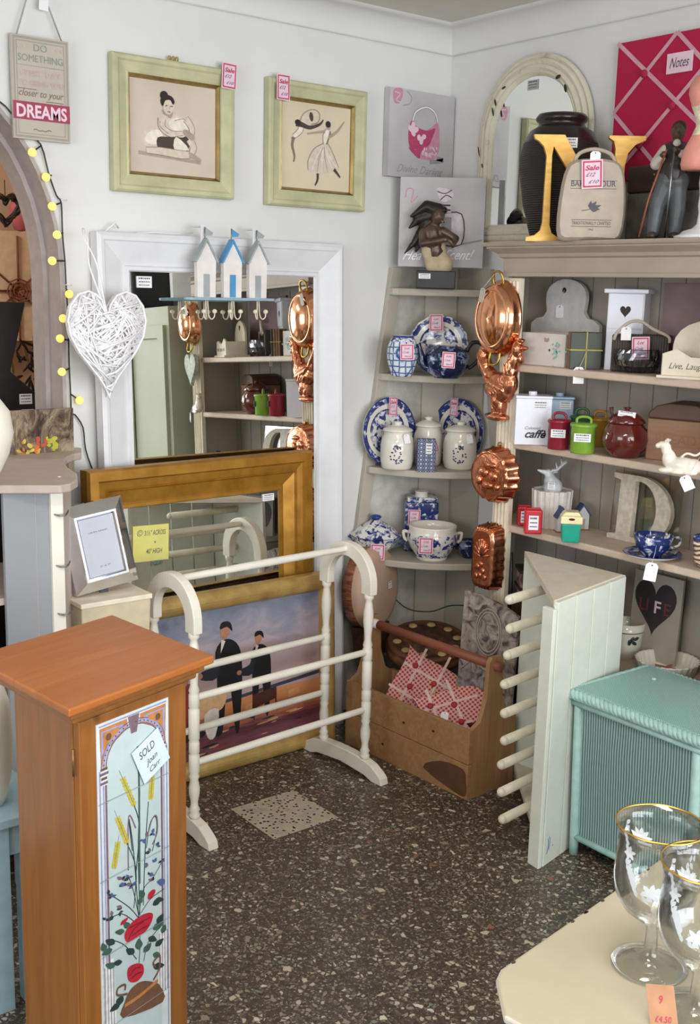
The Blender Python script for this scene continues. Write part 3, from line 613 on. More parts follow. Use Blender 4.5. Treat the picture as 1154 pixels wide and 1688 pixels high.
g.text('©',.010,.082,.020,-.0006,m_ink,0,.2); g.text('31½" ACROSS',.065,.083,.016,-.0006,m_ink,.005,.15,width=.078); g.text('x',.065,.056,.012,-.0006,m_ink); g.text('40" HIGH',.062,.024,.016,-.0006,m_ink,.005,.15,width=.058); g.build('sticky_note',r)
sticker(r,w/2-.175,h-.150,.017,.048,.024)
# ---------------------------------------------------------------- painting
w,h=.80,.625; r=thing('framed_painting','gold framed painting of dark-suited men on a beach, leaning at floor level','painting',(1.94,3.028,0),math.radians(.8),-.045)
g=G(); g.frame(w,h,[(0,.03),(0,.004)]+[(.030-.030*math.cos(a),.004-.022*math.sin(a)) for a in [PI*i/10 for i in range(1,10)]]+[(.062,.004),(.066,.012)],m_agold,z=0); g.box(-w/2+.01,w/2-.01,.02,.03,.01,h-.01,m_dkwood); g.build('frame',r)
g=G(); W2,H2=w-.128,h-.128; T_=NT('painted_sky'); sx=T_.n('SeparateXYZ'); T_.l(T_.co,sx.inputs[0]); zz=T_.math('ADD',T_.math('MULTIPLY',sx.outputs[2],1.0),T_.math('MULTIPLY',T_.noise(7,T_.map((1,1,1.8)),4,.6,.6),.35))
m_sky=T_.fin(T_.ramp(zz,(.34,'a09ba2'),(.46,'b89a98'),(.58,'b3a4ac'),(.68,'8a8c9c'),(.80,'5d6880')),.35)
T_=NT('painted_wet_sand'); sx=T_.n('SeparateXYZ'); T_.l(T_.co,sx.inputs[0]); zz=T_.math('ADD',sx.outputs[2],T_.math('MULTIPLY',T_.noise(10,T_.map((1,1,9)),3),.08))
m_sand=T_.fin(T_.ramp(zz,(.10,'5e3848'),(.14,'7c4c56'),(.17,'5a3040'),(.20,'a86048'),(.24,'c07a50'),(.30,'c88a60')),.35)
g.box(-W2/2,W2/2,.008,.02,.064,h-.064,m_sky); g.rect(-W2/2,W2/2,.064,.245,.0076,m_sand)
pk={k:tone('paint_'+k,c,.4) for k,c in dict(black='17171c',navy='262a36',skin='b07a62',red='8a3434',cloth='cda478',green='3f7a56',chair='4a2622',white='d8d0c8',tan='c98f62').items()}
g.flat([(-W2/2,.225),(W2/2,.275),(W2/2,.262),(-W2/2,.215)],.0073,tone('paint_horizon','3c3f4c',.4))
def fig(x,z,s,flip=1):
    q=lambda a,b:(x+flip*a*s*1.1,z+b*s)
    g.flat(spl([q(-.10,0),q(-.06,0),q(-.02,.42),q(.02,.38),q(.07,0),q(.16,-.01),q(.17,.02),q(.12,.05),q(.11,.5),q(.12,.78),q(.04,.88),q(-.06,.86),q(-.13,.74),q(-.14,.45)],3,True),.0070,pk['black'])
    g.flat(spl([q(.08,.82),q(.14,.66),q(.26,.62),q(.27,.55),q(.10,.54)],3,True),.0067,pk['navy']); g.ell(*q(.28,.585),.035*s,.03*s,.0064,pk['skin']); g.ell(*q(.02,.96),.05*s,.07*s,.0066,pk['skin'],.2*flip)
    g.flat(spl([q(-.05,.95),q(-.03,1.04),q(.05,1.05),q(.07,.99),q(.0,1.0)],3,True),.0063,pk['black']); g.flat([q(.02,.87),q(.06,.89),q(.07,.76)],.0062,pk['white'])
fig(-.045,.135,.36,-1); fig(.085,.165,.28,-1)
g.flat([(.055,.19),(.15,.21),(.15,.25),(.05,.24)],.0066,pk['chair']); g.stroke([(.06,.21),(.055,.15)],.006,.0066,pk['chair'],False); g.stroke([(.145,.22),(.15,.165)],.006,.0066,pk['chair'],False)
g.flat(spl([(-.17,.20),(-.07,.22),(-.06,.28),(-.15,.27)],4,True),.0069,pk['cloth']); g.flat(spl([(-.13,.13),(-.10,.13),(-.085,.22),(-.14,.21)],3,True),.0069,pk['white'])
g.flat(spl([(-.27,.12),(-.20,.12),(-.17,.20),(-.165,.29),(-.20,.33),(-.25,.30),(-.29,.22)],4,True),.0068,pk['red']); g.flat([(-.285,.21),(-.225,.225),(-.222,.28),(-.28,.27)],.0064,pk['green']); g.ell(-.215,.345,.018,.024,.0064,pk['skin'])
for x in (-.29,-.25,-.2,-.165): g.stroke([(x,.21),(x-.004,.11)],.007,.0063,pk['chair'],False)
g.flat(spl([(-.30,.135),(-.16,.135),(-.15,.16),(-.3,.19)],3,True),.0067,pk['black'])
for i in range(22):
    x=random.uniform(-.3,.3); z=random.uniform(.075,.17); g.ell(x,z,random.uniform(.01,.035),random.uniform(.002,.005),.0071,pk[random.choice(('tan','red','navy','cloth'))],.06)
for x,z in ((-.12,.19),(.02,.185),(.2,.2)): g.flat([(x,z),(x+.05,z+.008),(x+.048,z+.03),(x+.002,z+.024)],.0072,pk['tan'])
g.build('painting',r)
# ---------------------------------------------------------------- towel rail
r=thing('towel_rail','white turned-wood towel rail standing before the leaning painting','towel rail',(1.885,2.812,0),math.radians(4.2))
Lr=.342
for sx_ in (-1,1):
    x=sx_*Lr
    g=G(); half=[(-.205,0),(-.155,0),(-.12,.012),(0,.022),(.12,.012),(.155,0),(.205,0),(.20,.022),(.185,.035),(.15,.055),(.10,.066),(.04,.07),(-.04,.07),(-.10,.066),(-.15,.055),(-.185,.035),(-.20,.022)]
    g.T=Matrix.Translation((x,0,0))@Matrix.Rotation(PI/2,4,'Z'); g.prism(half,-.017,.017,m_cream); g.build('foot',r,.003)
    g=G(); g.T=Matrix.Translation((x,0,0))@Matrix.Rotation(PI/2,4,'Z'); R0,R1=.128,.082; zc=.66
    ap=[(R0*math.cos(a),zc+R0*math.sin(a)) for a in [PI*i/20 for i in range(21)]]; ai=[(R1*math.cos(a),zc+R1*math.sin(a)) for a in [PI*i/20 for i in range(21)]]
    g.prism(ap+[(-R0,zc-.03),(-R1,zc-.03)]+ai[::-1]+[(R1,zc-.03),(R0,zc-.03)],-.015,.015,m_cream); g.build('arch',r,.003)
    for sy in (-1,1):
        g=G(); pr=[(0,.062),(.016,.063),(.017,.075),(.013,.082),(.017,.09),(.012,.10),(.011,.115),(.016,.14),(.0165,.16),(.012,.185),(.016,.195),(.013,.202),(.016,.21)]
        pr+=[(.016,.26),(.013,.264),(.016,.27),(.016,.30),(.013,.304),(.0165,.312),(.0165,.40),(.013,.404),(.016,.41),(.016,.445),(.013,.45),(.016,.458),(.011,.475),(.0125,.50),(.017,.54),(.0165,.57),(.012,.60),(.0105,.61),(.016,.618),(.016,.632),(0,.634)]
        g.lathe(pr,m_cream,16,(x,sy*.105,0)); g.build('turned_post',r)
def bar(y,z,nm='rail_bar'):
    g=G(); n=12; L=Lr-.004; g.tube([(-L,y,z),(-L*.97,y,z),(0,y,z),(L*.97,y,z),(L,y,z)],[.008,.0105,.0125,.0105,.008],m_cream,12); g.build(nm,r)
bar(0,.765); bar(-.105,.435); bar(.105,.435); bar(-.105,.235); bar(.105,.235)
# ---------------------------------------------------------------- pine cabinet
FR=at(352,1080,'z',.90); FL=at(115,1170,'z',.90); BRc=at(200,1010,'z',.90)
ang=math.atan2(FR.y-FL.y,FR.x-FL.x)-.015; SHR=Matrix(((1,.19,0,0),(0,1,0,0),(0,0,1,0),(0,0,0,1))); wt=(FR-FL).length; dt=.335
mid=(FR+FL)/2; r=thing('pine_cabinet','narrow honey pine cabinet with floral tiled door and SOLD note','cabinet',(mid.x,mid.y,0),ang)
x0,x1=-wt/2+.04,wt/2-.04; ztop=.90
g=G(); g.T=SHR; g.box(-wt/2,wt/2,0,dt+.02,ztop-.016,ztop,m_pineT); g.build('top',r,.004,3)
g=G(); g.T=SHR; g.box(-wt/2+.014,wt/2-.014,.014,dt+.01,ztop-.032,ztop-.016,m_pine); g.box(-wt/2+.026,wt/2-.026,.026,dt,ztop-.046,ztop-.032,m_pine); g.build('top_moulding',r,.005,3)
g=G(); g.T=SHR; g.box(x0,x1,.052,dt-.08,.05,ztop-.046,m_pine); g.box(x0-.01,x1+.01,.04,dt-.07,0,.06,m_pine); g.build('body',r,.002)
d=G(); dx0,dx1=x0+.012,x1-.002; d.box(dx0,dx1,.036,.052,.06,ztop-.05,m_pine); door=d.build('door',r,.002)
g=G(); g.tube([(x0+.007,.047,ztop-.15),(x0+.007,.047,ztop-.10)],.002,m_dull:=P('dull_brass','7a5c34',.4,.6),n=8); g.build('hinge',r); g=G(); g.tube([(x0+.007,.047,.14),(x0+.007,.047,.19)],.002,m_dull,n=8); g.build('hinge',r)
pc=(dx0+dx1)/2-.006; tw=.152; KX=1.19; PW=tw*KX; g=G(); m_tile=P('tile_glaze_white','c9d0d4',.12,var=.02); m_tbg=P('tile_sky_glaze','b4c4c6',.12,var=.02); zt=ztop-.066; ph=.76
g.box(pc-PW/2,pc+PW/2,.0345,.036,zt-ph,zt,m_tile); Y=.0343
tt={k:P('tile_'+k,c,.15,var=.06,sc=80) for k,c in dict(mauve='75606a',lav='8f93b4',orange='b27848',yellow='b8a828',green='3f5c50',dkgreen='2c3e3c',red='b0283a',dkred='781a2c',ink='3a3448',brown='6e4e3c',pale='d6d8dc',blue='4e5c86').items()}
Q=Quad((372,462),(677,362),(677,1708),(392,1800),PW,.632,zt-.632,pc)
def qq(*p): return [Q(*a) for a in p]
def clipz(pp): return [(x,max(z,zt-ph)) for x,z in pp]
def fl(P_,y,m,sp=True): 
    p_=spl(qq(*P_),3,True) if sp else qq(*P_)
    g.flat(clipz(p_),Y-y*.00012,m)
u_=tw/300
def st(P_,wd,y,m): g.stroke(qq(*P_),[a*u_ for a in wd] if isinstance(wd,(list,tuple)) else wd*u_,Y-y*.00012,m)
def el(x,yy,a,b,y,m,rot=0,n=10): cx,cz=Q(x,yy); g.ell(cx,cz,a*u_,b*u_,Y-y*.00012,m,rot,n)
# arch background, columns and spandrels (drawn directly in panel metres)
def mm(x,z): return (pc+x*KX,zt-z)
archin=[mm(.055*math.cos(a),.085-.055*math.sin(a)) for a in [PI*i/16 for i in range(17)]]
g.flat(clipz(archin+[mm(-.055,.74),mm(.055,.74)]),Y-.0001,m_tbg)
for k in (-1,1):
    g.flat([mm(k*.07,.010),mm(k*.014,.010),mm(k*.012,.028),mm(k*.05,.05),mm(k*.068,.088)],Y-.0001,tt['orange']); g.flat([mm(k*.067,.016),mm(k*.022,.016),mm(k*.022,.026),mm(k*.052,.045),mm(k*.067,.07)],Y-.0002,tt['lav']); g.flat([mm(k*.063,.019),mm(k*.030,.019),mm(k*.030,.025),mm(k*.056,.045),mm(k*.063,.058)],Y-.0003,tt['orange']); g.ell(*mm(k*.052,.030),.007,.007,Y-.0004,tt['brown'])
    g.stroke([mm(k*.071,.09),mm(k*.071,.735)],.003,Y-.0002,tt['lav'],False); g.stroke([mm(k*.059,.12),mm(k*.059,.48)],.005,Y-.0002,tt['mauve'],False); g.stroke([mm(k*.064,.12),mm(k*.064,.48)],.003,Y-.0002,tt['lav'],False)
    for i,wd in enumerate((.014,.018,.012,.015)): g.stroke([mm(k*.0625-wd/2,.088+i*.009),mm(k*.0625+wd/2,.088+i*.009)],.005,Y-.0003,tt['mauve' if i%2 else 'brown'],False)
    g.flat([mm(k*.050,.47),mm(k*.074,.47),mm(k*.074,.62),mm(k*.046,.62)],Y-.00025,tt['pale'])
    for i in range(4): g.stroke([mm(k*(.051+i*.006),.48),mm(k*(.051+i*.006),.61)],.0016,Y-.0004,tt['mauve'],False)
for rr,wd,mt in ((.058,.003,'mauve'),(.063,.005,'lav'),(.068,.002,'mauve')): g.stroke([mm(rr*math.cos(a),.085-rr*math.sin(a)) for a in [PI*i/20 for i in range(21)]],wd,Y-.0003,tt[mt],False)
for i in range(22): a=PI*(i+.5)/22; g.ell(*mm(.063*math.cos(a),.085-.063*math.sin(a)),.0016,.0016,Y-.0005,tt['ink'],0,6)
g.flat([mm(-.012,.008),mm(.012,.008),mm(.006,.042),mm(-.006,.042)],Y-.0005,tt['mauve']); g.flat([mm(-.009,.010),mm(.009,.010),mm(.004,.038),mm(-.004,.038)],Y-.0006,tt['orange']); g.stroke([mm(-.071,.006),mm(.071,.006)],.003,Y-.0002,tt['lav'],False)
# stems, wheat, flowers
for P_ in (((545,1290),(540,1000),(548,760),(540,560)),((560,1250),(570,1000),(585,800)),((520,1250),(530,1080),(492,960)),((530,1100),(545,900),(522,800)),((540,1300),(520,1000),(500,850),(515,1000)),((575,1000),(590,900),(615,870),(620,930),(600,1020))): st(P_,[4,5,4],3,tt['dkgreen'])
st([(498,1080),(498,900),(505,845),(530,905)],6,3,tt['mauve']); st([(545,1150),(545,700),(540,560)],9,3,tt['green']); st([(580,950),(600,880),(620,870),(622,940),(600,990)],6,3,tt['mauve'])
def wheat(x0,y0,x1,y1):
    for i in range(9):
        t=i/8; x=x0+(x1-x0)*t; y=y0+(y1-y0)*t; a=math.atan2(-(y1-y0),x1-x0)
        for k in (-1,1): el(x+k*6*math.sin(a),y+k*6*math.cos(a)*1,9,5,5+(i%2),tt['yellow'],a+k*.5,8)
        st([(x,y),(x0-(x1-x0)*.35,y0-(y1-y0)*.35)],1.2,4,tt['brown'])
wheat(478,690,522,800); wheat(602,700,595,785); wheat(455,850,492,955); wheat(455,955,440,1050)
def leaf(x,y,L,a,m,wd=.35,yy=6):
    n=7; c,q=math.cos(a),math.sin(a); P_=[(0,0),(.3,wd),(.6,wd*.9),(1,0),(.6,-wd*.9),(.3,-wd)]; fl([(x+L*(u*c-v*q),y-L*(u*q+v*c)) for u,v in P_],yy,m)
rnd=random.Random(4)
for x,y in ((570,940),(560,960),(600,940),(620,1000),(590,1020),(580,1070),(610,1070),(640,1070),(585,1120),(600,1150),(500,1110),(490,1140),(515,1150),(415,1160),(430,1175),(470,1110),(480,1130),(405,1265),(430,1255),(460,1250),(470,1230)):
    for k in range(3): leaf(x,y,rnd.uniform(14,24),rnd.uniform(0,6.3),tt[rnd.choice(('mauve','ink','blue','dkgreen'))],.3,6+k)
for P_ in (((540,1290),(560,1180),(600,1140),(640,1080)),((540,1300),(500,1240),(430,1170)),((530,1320),(470,1260),(410,1270)),((540,1290),(520,1180),(500,1110)),((550,1280),(590,1230),(650,1200)),((540,1500),(545,1400),(540,1290)),((560,1500),(580,1420),(640,1360)),((530,1480),(480,1400),(430,1360))): st(P_,3.5,4,tt['dkgreen'])
for x,y,L,a in ((560,1215,40,1.9),(540,1240,36,1.2),(600,1260,44,.5),(610,1240,40,-.2),(480,1340,40,2.9),(500,1330,40,2.2),(440,1380,46,2.5),(430,1400,44,3.4),(600,1370,50,.4),(620,1350,46,1.0),(580,1400,44,-.6),(540,1440,50,1.6),(560,1460,46,.8),(520,1450,46,2.4),(470,1470,40,3.0),(440,1480,44,2.6),(600,1540,50,-.2),(610,1450,44,.6),(600,1480,40,-.6),(470,1620,50,4.2),(460,1650,46,3.6),(400,1400,40,1.8),(640,1400,40,1.2)): leaf(x,y,L,a,tt[rnd.choice(('green','dkgreen'))],.3,7)
fl([(490,1390),(480,1350),(510,1310),(560,1288),(598,1295),(595,1330),(570,1365),(530,1385)],9,tt['red'])
for a in (((495,1380),(520,1340),(560,1320)),((510,1370),(550,1350),(585,1345)),((500,1330),(545,1320),(590,1310))): st(a,5,10,tt['dkred'])
fl([(490,1540),(495,1505),(530,1498),(556,1515),(558,1555),(530,1580),(500,1570)],9,tt['red'])
for a in (((500,1545),(520,1520),(545,1520)),((505,1560),(530,1545),(552,1545))): st(a,5,10,tt['dkred'])
fl([(582,1230),(580,1205),(598,1190),(612,1195),(605,1215)],9,tt['red']); fl([(464,1308),(470,1290),(495,1283),(485,1300)],9,tt['red']); fl([(618,1160),(640,1150),(655,1165),(640,1185)],9,tt['blue'])
fl([(470,1720),(480,1650),(500,1610),(530,1590),(560,1590),(600,1610),(630,1640),(640,1720)],8,tt['brown']); st([(480,1670),(540,1650),(620,1610)],14,9,tt['orange']); st([(490,1620),(450,1610),(452,1580),(480,1575),(480,1600)],9,9,tt['brown']); st([(600,1600),(625,1560),(628,1500),(600,1520),(610,1545)],9,9,tt['brown'])
m_gr=P('tile_grout','8f969c',.6)  # grey grout seams across the tile panel
for i in range(1,5): g.rect(pc-PW/2,pc+PW/2,zt-i*tw-.0006,zt-i*tw+.0006,Y-.0019,m_gr)
g.build('tile_panel',door)
g=G(); n0=mm(.033,.100); g.T=Matrix.Translation((n0[0],.0295,n0[1]))@Matrix.Rotation(-.42,4,'Y'); m_n=P('blue_white_note','c8d6e0',.7,var=.02); g.box(-.037,.037,0,.001,-.039,.039,m_n); g.text('SOLD',-.004,.012,.016,-.0006,m_ink,0,.2,width=.042); g.text('Joan',-.002,-.010,.012,-.0006,m_ink,0,.4,width=.032); g.text('Carr',0,-.028,.011,-.0006,m_ink,0,.4,width=.030); g.build('sold_note',door)
# ---------------------------------------------------------------- grey scalloped shelf unit
zl=1.10; tp=[at(a,b,'z',zl) for a,b in ((-160,800),(100,800),(116,797),(128,790),(127,780),(112,770),(106,762),(110,753),(122,748),(134,746),(134,738),(110,737),(-160,738))]
o0=at(60,800,'z',zl); r=thing('shelf_unit','pale grey scalloped-top shelf unit with wire hooks, at the left edge','shelf unit',(o0.x,o0.y,0),0)
T0=Matrix.Translation((-o0.x,-o0.y,0)); g=G(); g.T=T0; g.prismz(spl([(v.x,v.y) for v in tp],3,True)if 0 else [(v.x,v.y) for v in tp],zl-.022,zl,m_pg:=P('pinkish_grey_paint','b8a8a0',.5,var=.03)); g.build('top',r,.004)
c1=at(20,812,'z',zl-.022); c2=at(88,808,'z',zl-.022); c3=at(106,805,'z',zl-.022); c4=at(124,790,'z',zl-.022)
m_bl=P('cool_grey_paint','8e9094',.6,var=.03,sc=4)
g=G(); g.T=T0; g.box(c1.x-.02,c2.x,c1.y+.012,c1.y+.026,0,zl-.022,m_bl); g.box((c1.x+c2.x)/2+.012,(c1.x+c2.x)/2+.014,c1.y+.0115,c1.y+.012,0,zl-.022,m_greyd); g.build('side_panel',r)
g=G(); g.T=T0; g.box(c2.x,c3.x,c1.y,c1.y+.03,0,zl-.022,m_cream); g.build('post',r,.002)
g=G(); g.T=T0; g.prismz([(c3.x,c1.y+.01),(c4.x,c4.y+.03),(c4.x+.01,c4.y+.5),(c4.x-.005,c4.y+.5),(c3.x-.012,c1.y+.03)],0,zl-.022,m_pg); g.build('curved_side',r)
g=G(); g.T=T0
for z in (.12,.45,.78): g.box(.55,c3.x-.01,c1.y+.03,c1.y+.40,z,z+.018,m_pg)
g.build('inner_shelves',r)
g=G(); g.T=T0; g.box(.5,c2.x-.01,c1.y+.41,c1.y+.425,0,zl-.03,m_dark); g.build('back_panel',r)
for i,(a,b) in enumerate(((98,848),(101,932),(104,1011))):
    v=at(a,b,'y',c1.y-.002); g=G(); g.T=T0
    for k in (0,1): g.tube(spl([(v.x-.014,v.y,v.z+.002),(v.x-.004,v.y-.010,v.z-.003+k*.003),(v.x+.012,v.y-.012,v.z-.002+k*.004),(v.x+.022,v.y-.006,v.z+.008+k*.003)],3),.0015,m_steel,n=5)
    g.build('wire_hook',r)
for a,b in ((30,741),(106,743),(98,786)):
    v=at(a,b,'z',zl); g=G(); g.T=T0; g.ellipsoid((v.x,v.y,zl),(.006,.006,.002),m_cream,n=10,k=5); g.build('screw_cap',r)
# printed board standing behind
a=at(120,745,'y',3.21); T_=NT('bark_print'); _n=T_.noise(16,T_.map((1,1,.5)),6,.8,1.0); m_bark=T_.fin(T_.ramp(_n,(.38,'2c201a'),(.47,'64523f'),(.6,'9c8c74')),.8)
r=thing('printed_board','board printed with bark and bright flowers, behind the grey shelf unit','picture',(a.x-.11,3.19,1.03),.0); g=G(); g.box(-.14,.10,-.012,0,0,.200,m_bark)
rb=random.Random(5)
for cx0,cz0,sp_,cols in ((-.045,.085,.030,('b9a83c','c9b45a','b8703c')),(-.01,.08,.026,('c46a3c','b84a38','c9a24a')),(.03,.095,.025,('b9b03c','a8a83a')),(-.115,.09,.02,('5c4a70','7a6a90'))):
    for k in range(16): g.ell(cx0+rb.gauss(0,sp_*.5),cz0+rb.gauss(0,sp_*.45),rb.uniform(.005,.010),rb.uniform(.003,.007),-.0125-k*.0001,P('flower_'+(c:=rb.choice(cols)),c,.8),rb.random()*3,8)
g.build('board',r)
# white vase-like form at the left edge standing on the unit, and white rounded chair back below
a=at(-40,770,'z',zl); g=G(); g.lathe([(0,0),(.028,.0),(.032,.004),(.05,.04),(.085,.10),(.098,.15),(.09,.20),(.06,.235),(.03,.25),(.03,.27),(.0,.27)],m_cream,32); r=g.build('white_jug'); r.location=(at(-36,770,'y',2.60).x,2.60,zl); r.scale=(.85,.85,1.0); tag(r,'smooth white rounded jug cut off by the left edge, on the shelf unit','jug')
a=at(-24,1325,'y',2.30); zv=a.z; hh=at(-24,1098,'y',2.30).z-zv; g=G(); g.lathe([(0,0),(.04,0),(.052,hh*.1),(.062,hh*.3),(.064,hh*.5),(.058,hh*.75),(.040,hh*.93),(.0,hh)],m_cream,24); r=g.build('white_vase'); r.location=(a.x,2.30,zv); tag(r,'smooth white rounded vase cut off by left edge beside pine cabinet','vase')
r=thing('side_table','pale blue painted table at the left edge behind the pine cabinet','table',(.72,2.40,0),0); m_pb=P('pale_blue_paint','9fbcc8',.5,var=.04); e_=at(60,1395,'y',2.21)
g=G(); g.box(-.55,.20,-.20,.16,zv-.022,zv,m_pb); g.build('table_top',r,.003); g=G(); g.box(-.52,.17,-.18,-.16,zv-.095,zv-.022,m_pb); g.build('apron',r)
xl_=at(2,1500,'y',2.22).x-.72
for x,y in ((.15,-.165),(.15,.13),(xl_,-.165),(-.50,.13)): g=G(); g.box(x-.022,x+.022,y-.022,y+.022,0,zv-.022,m_pb); g.build('leg',r,.002)
# silver photo frame on a cream lidded box
a=at(180,1000,'y',2.80); r=thing('storage_box','cream tapered box under the silver photo frame','box',(a.x,2.84,0),.0); bz=at(180,985,'y',2.78).z
g=G(); m_lin=P('cream_linen','c4b89a',.8,var=.04,bump=.2,bs=300); w1,w2=.105,.09; g.add([(-w2,-.06,0),(w2+.0,-.06,0),(w2+.0,.10,0),(-w2,.10,0),(-w1,-.09,bz),(w1+.0,-.09,bz),(w1+.0,.12,bz),(-w1,.12,bz)],[(0,3,2,1),(4,5,6,7),(0,1,5,4),(1,2,6,5),(2,3,7,6),(3,0,4,7)],m_lin); g.build('box',r,.004)
g=G(); g.box(-w1-.003,w1+.003,-.093,.123,bz-.012,bz+.002,m_cream2); g.build('rim',r,.002)
a=at(182,972,'y',2.775); r=thing('tabletop_picture','mirrored silver photo frame with white insert on the cream box','photo frame',(a.x+.006,2.80,bz+.004),math.radians(-4),-.16)
FT=Matrix.Rotation(.14,4,'Y'); FT=Matrix.Rotation(-.14,4,'Y'); w,h=.185,.245
g=G(); g.T=Matrix.Translation((0,0,.018))@FT; m_sil=P('bevelled_mirror','e4e6ea',.03,1,var=.02); g.frame(w,h,[(0,.03),(0,0),(.028,-.022),(.031,-.024),(.037,-.024),(.042,-.018)],[m_sil,m_sil,m_sil,P('chrome_edge','a8adb6',.3,.5),m_sil]); g.box(-w/2+.01,w/2-.01,.02,.03,.01,h-.01,m_black); g.build('frame',r)
g=G(); g.T=Matrix.Translation((0,0,.018))@FT; g.box(-w/2+.042,w/2-.042,-.019,-.015,.042,h-.042,P('frame_insert_card','b4b6c2',.4,var=.01)); g.text('LAURA ASHLEY' if 0 else 'LAURA ASHLEY',0,h*.66,.0045,-.0196,m_ink,0,0,width=.055); g.text('5" X 7"',0,h*.26,.005,-.0196,m_ink,width=.03); g.build('insert',r)
g=G(); g.box(-.012,.012,.03,.034,0,.15,m_black); g.build('easel_back',r)
# ---------------------------------------------------------------- corner ladder shelf
def lx(z): return 2.471+(z/1.67)*(2.704-2.471)      # front edge of the side panel on the left wall
r=thing('corner_shelf','tapered stone-grey corner shelf unit holding blue and white china','shelf unit',(XR,YW,0),0)
T0=Matrix.Translation((-XR,-YW,0)); zt=1.685
def q_(x,z): return (x,z)
g=G(); g.T=T0; g.prism([(lx(0),0),(lx(0)+.05,0),(lx(zt)+.05,zt),(lx(zt),zt)],YW-.022,YW-.002,m_greyl); g.prism([(lx(0)+.05,0),(XR-.004,0),(XR-.004,zt),(lx(zt)+.05,zt)],YW-.008,YW-.002,P('pale_panel','c9c6bd',.6)); g.build('side_panel',r,.001)
g=G(); g.T=T0@Matrix.Translation((XR,YW,0))@Matrix.Rotation(PI/2,4,'Z')@Matrix.Scale(-1,4,(1,0,0))@Matrix.Translation((-XR,-YW,0))
g=G(); g.T=T0
def dy(z): return YW-(XR-lx(z))
g.add([(XR-.022,dy(0),0),(XR-.002,dy(0),0),(XR-.002,dy(zt),zt),(XR-.022,dy(zt),zt),(XR-.022,dy(0)+.05,0),(XR-.002,dy(0)+.05,0),(XR-.002,dy(zt)+.05,zt),(XR-.022,dy(zt)+.05,zt)],[(0,1,2,3),(7,6,5,4),(0,3,7,4),(1,5,6,2),(3,2,6,7)],m_greyl); g.box(XR-.010,XR-.002,YW-.25,YW-.002,0,zt,m_greyl); g.build('side_panel',r)
g=G(); g.T=T0
for a,b in ((0,.055),):
    g.prismz([(XR-.10,YW-.009),(XR-.011,YW-.009),(XR-.011,YW-.10),(XR-.02,YW-.10),(XR-.105,YW-.02)],0,zt,m_greyl)
g.build('corner_batten',r)
shz=[1.61,1.30,.955,.62,.27]
for z in shz:
    R_=XR-lx(z)+.012; g=G(); g.T=T0; c=(XR-.012,YW-.012); k=.93 if z>.3 else .80
    pts=[(c[0],c[1])]+[(c[0]-R_*k*math.cos(a)**.9 if 0 else c[0]-R_*k*math.cos(a),c[1]-R_*k*math.sin(a)) for a in [PI/2*i/16 for i in range(17)]]
    # shallow curve: blend quarter circle with chord
    g.prismz([pts[0],(c[0]-R_*k,c[1]),(c[0]-R_*k,c[1]-.03)]+[(c[0]-R_*k*(.72*math.cos(a)+.28*(1-i/16)) ,c[1]-R_*k*(.72*math.sin(a)+.28*i/16)) for i,a in [(j,PI/2*j/16) for j in range(2,15)]]+[(c[0]-.03,c[1]-R_*k),(c[0],c[1]-R_*k)],z-.026,z,m_greyl); g.build('shelf',r,.005,3)
# --- helper for lathe items standing on a shelf
def potspot(l,rr,yb,yt,z,push=0): 
    p,w,h=stand(l,rr,yb,yt,'z',z); d=Vector((p.x,p.y)).normalized(); c=Vector((p.x,p.y))+d*(w/2*.9+push); return Vector((c.x,c.y,z)),w*(1+(w/2)/3.6),h
def tagon(r,dx,z,dist,rz,**k): sale_tag(r,dx*math.cos(0),z,-dist,**k)
# bronze figure on black plinth
def hd(px,d,z): q=ray(px,600); q=Vector((q.x,q.y)).normalized()*d; return Vector((q.x,q.y,z))
p=hd(713,4.12,1.611); rz=face(p); r=thing('bronze_statuette','bronze windswept woman figurine on a black plinth atop the corner shelf','figurine',p,rz)
g=G(); g.box(-.070,.070,-.035,.055,0,.062,m_black); g.build('plinth',r,.003); sticker(r,-.04,.043,-.036,.042,.018)
m_brz=P('dark_bronze','54453a',.35,.35,var=.25,sc=30); m_hairb=P('near_black_bronze','241f1c',.4,.3,var=.2); m_stone=P('cream_resin','b7a685',.7,var=.1)
g=G(); E_=g.ellipsoid
E_((0,.0,.10),(.045,.03,.055),m_stone); E_((-.01,0,.135),(.046,.032,.05),m_stone); E_((.03,.0,.085),(.03,.03,.04),m_stone)
g.build('draped_base',r,remesh=.005)
g=G(); g.limb((-.005,.0,.13),(-.018,0,.20),.036,.032,m_brz); g.limb((-.05,-.012,.195),(-.052,-.03,.155),.017,.014,m_brz); g.limb((-.052,-.03,.155),(.03,-.045,.17),.014,.010,m_brz); g.limb((.02,-.01,.20),(.065,-.02,.175),.017,.014,m_brz); g.limb((.065,-.02,.175),(.055,-.035,.15),.013,.010,m_brz)
g.limb((-.018,0,.20),(-.008,-.008,.225),.014,.013,m_brz); g.ellipsoid((.0,-.014,.25),(.024,.027,.031),m_brz,Matrix.Rotation(.35,3,'Y')); g.ellipsoid((.016,-.038,.245),(.005,.008,.007),m_brz); g.ellipsoid((.018,-.034,.23),(.008,.006,.004),m_brz)
for i in range(4): g.limb((.03+.005*i,-.045,.172-.004*i),(.05+.003*i,-.046,.168-.006*i),.0045,.0035,m_brz)
g.build('woman_figure',r,remesh=.004)
g=G(); 
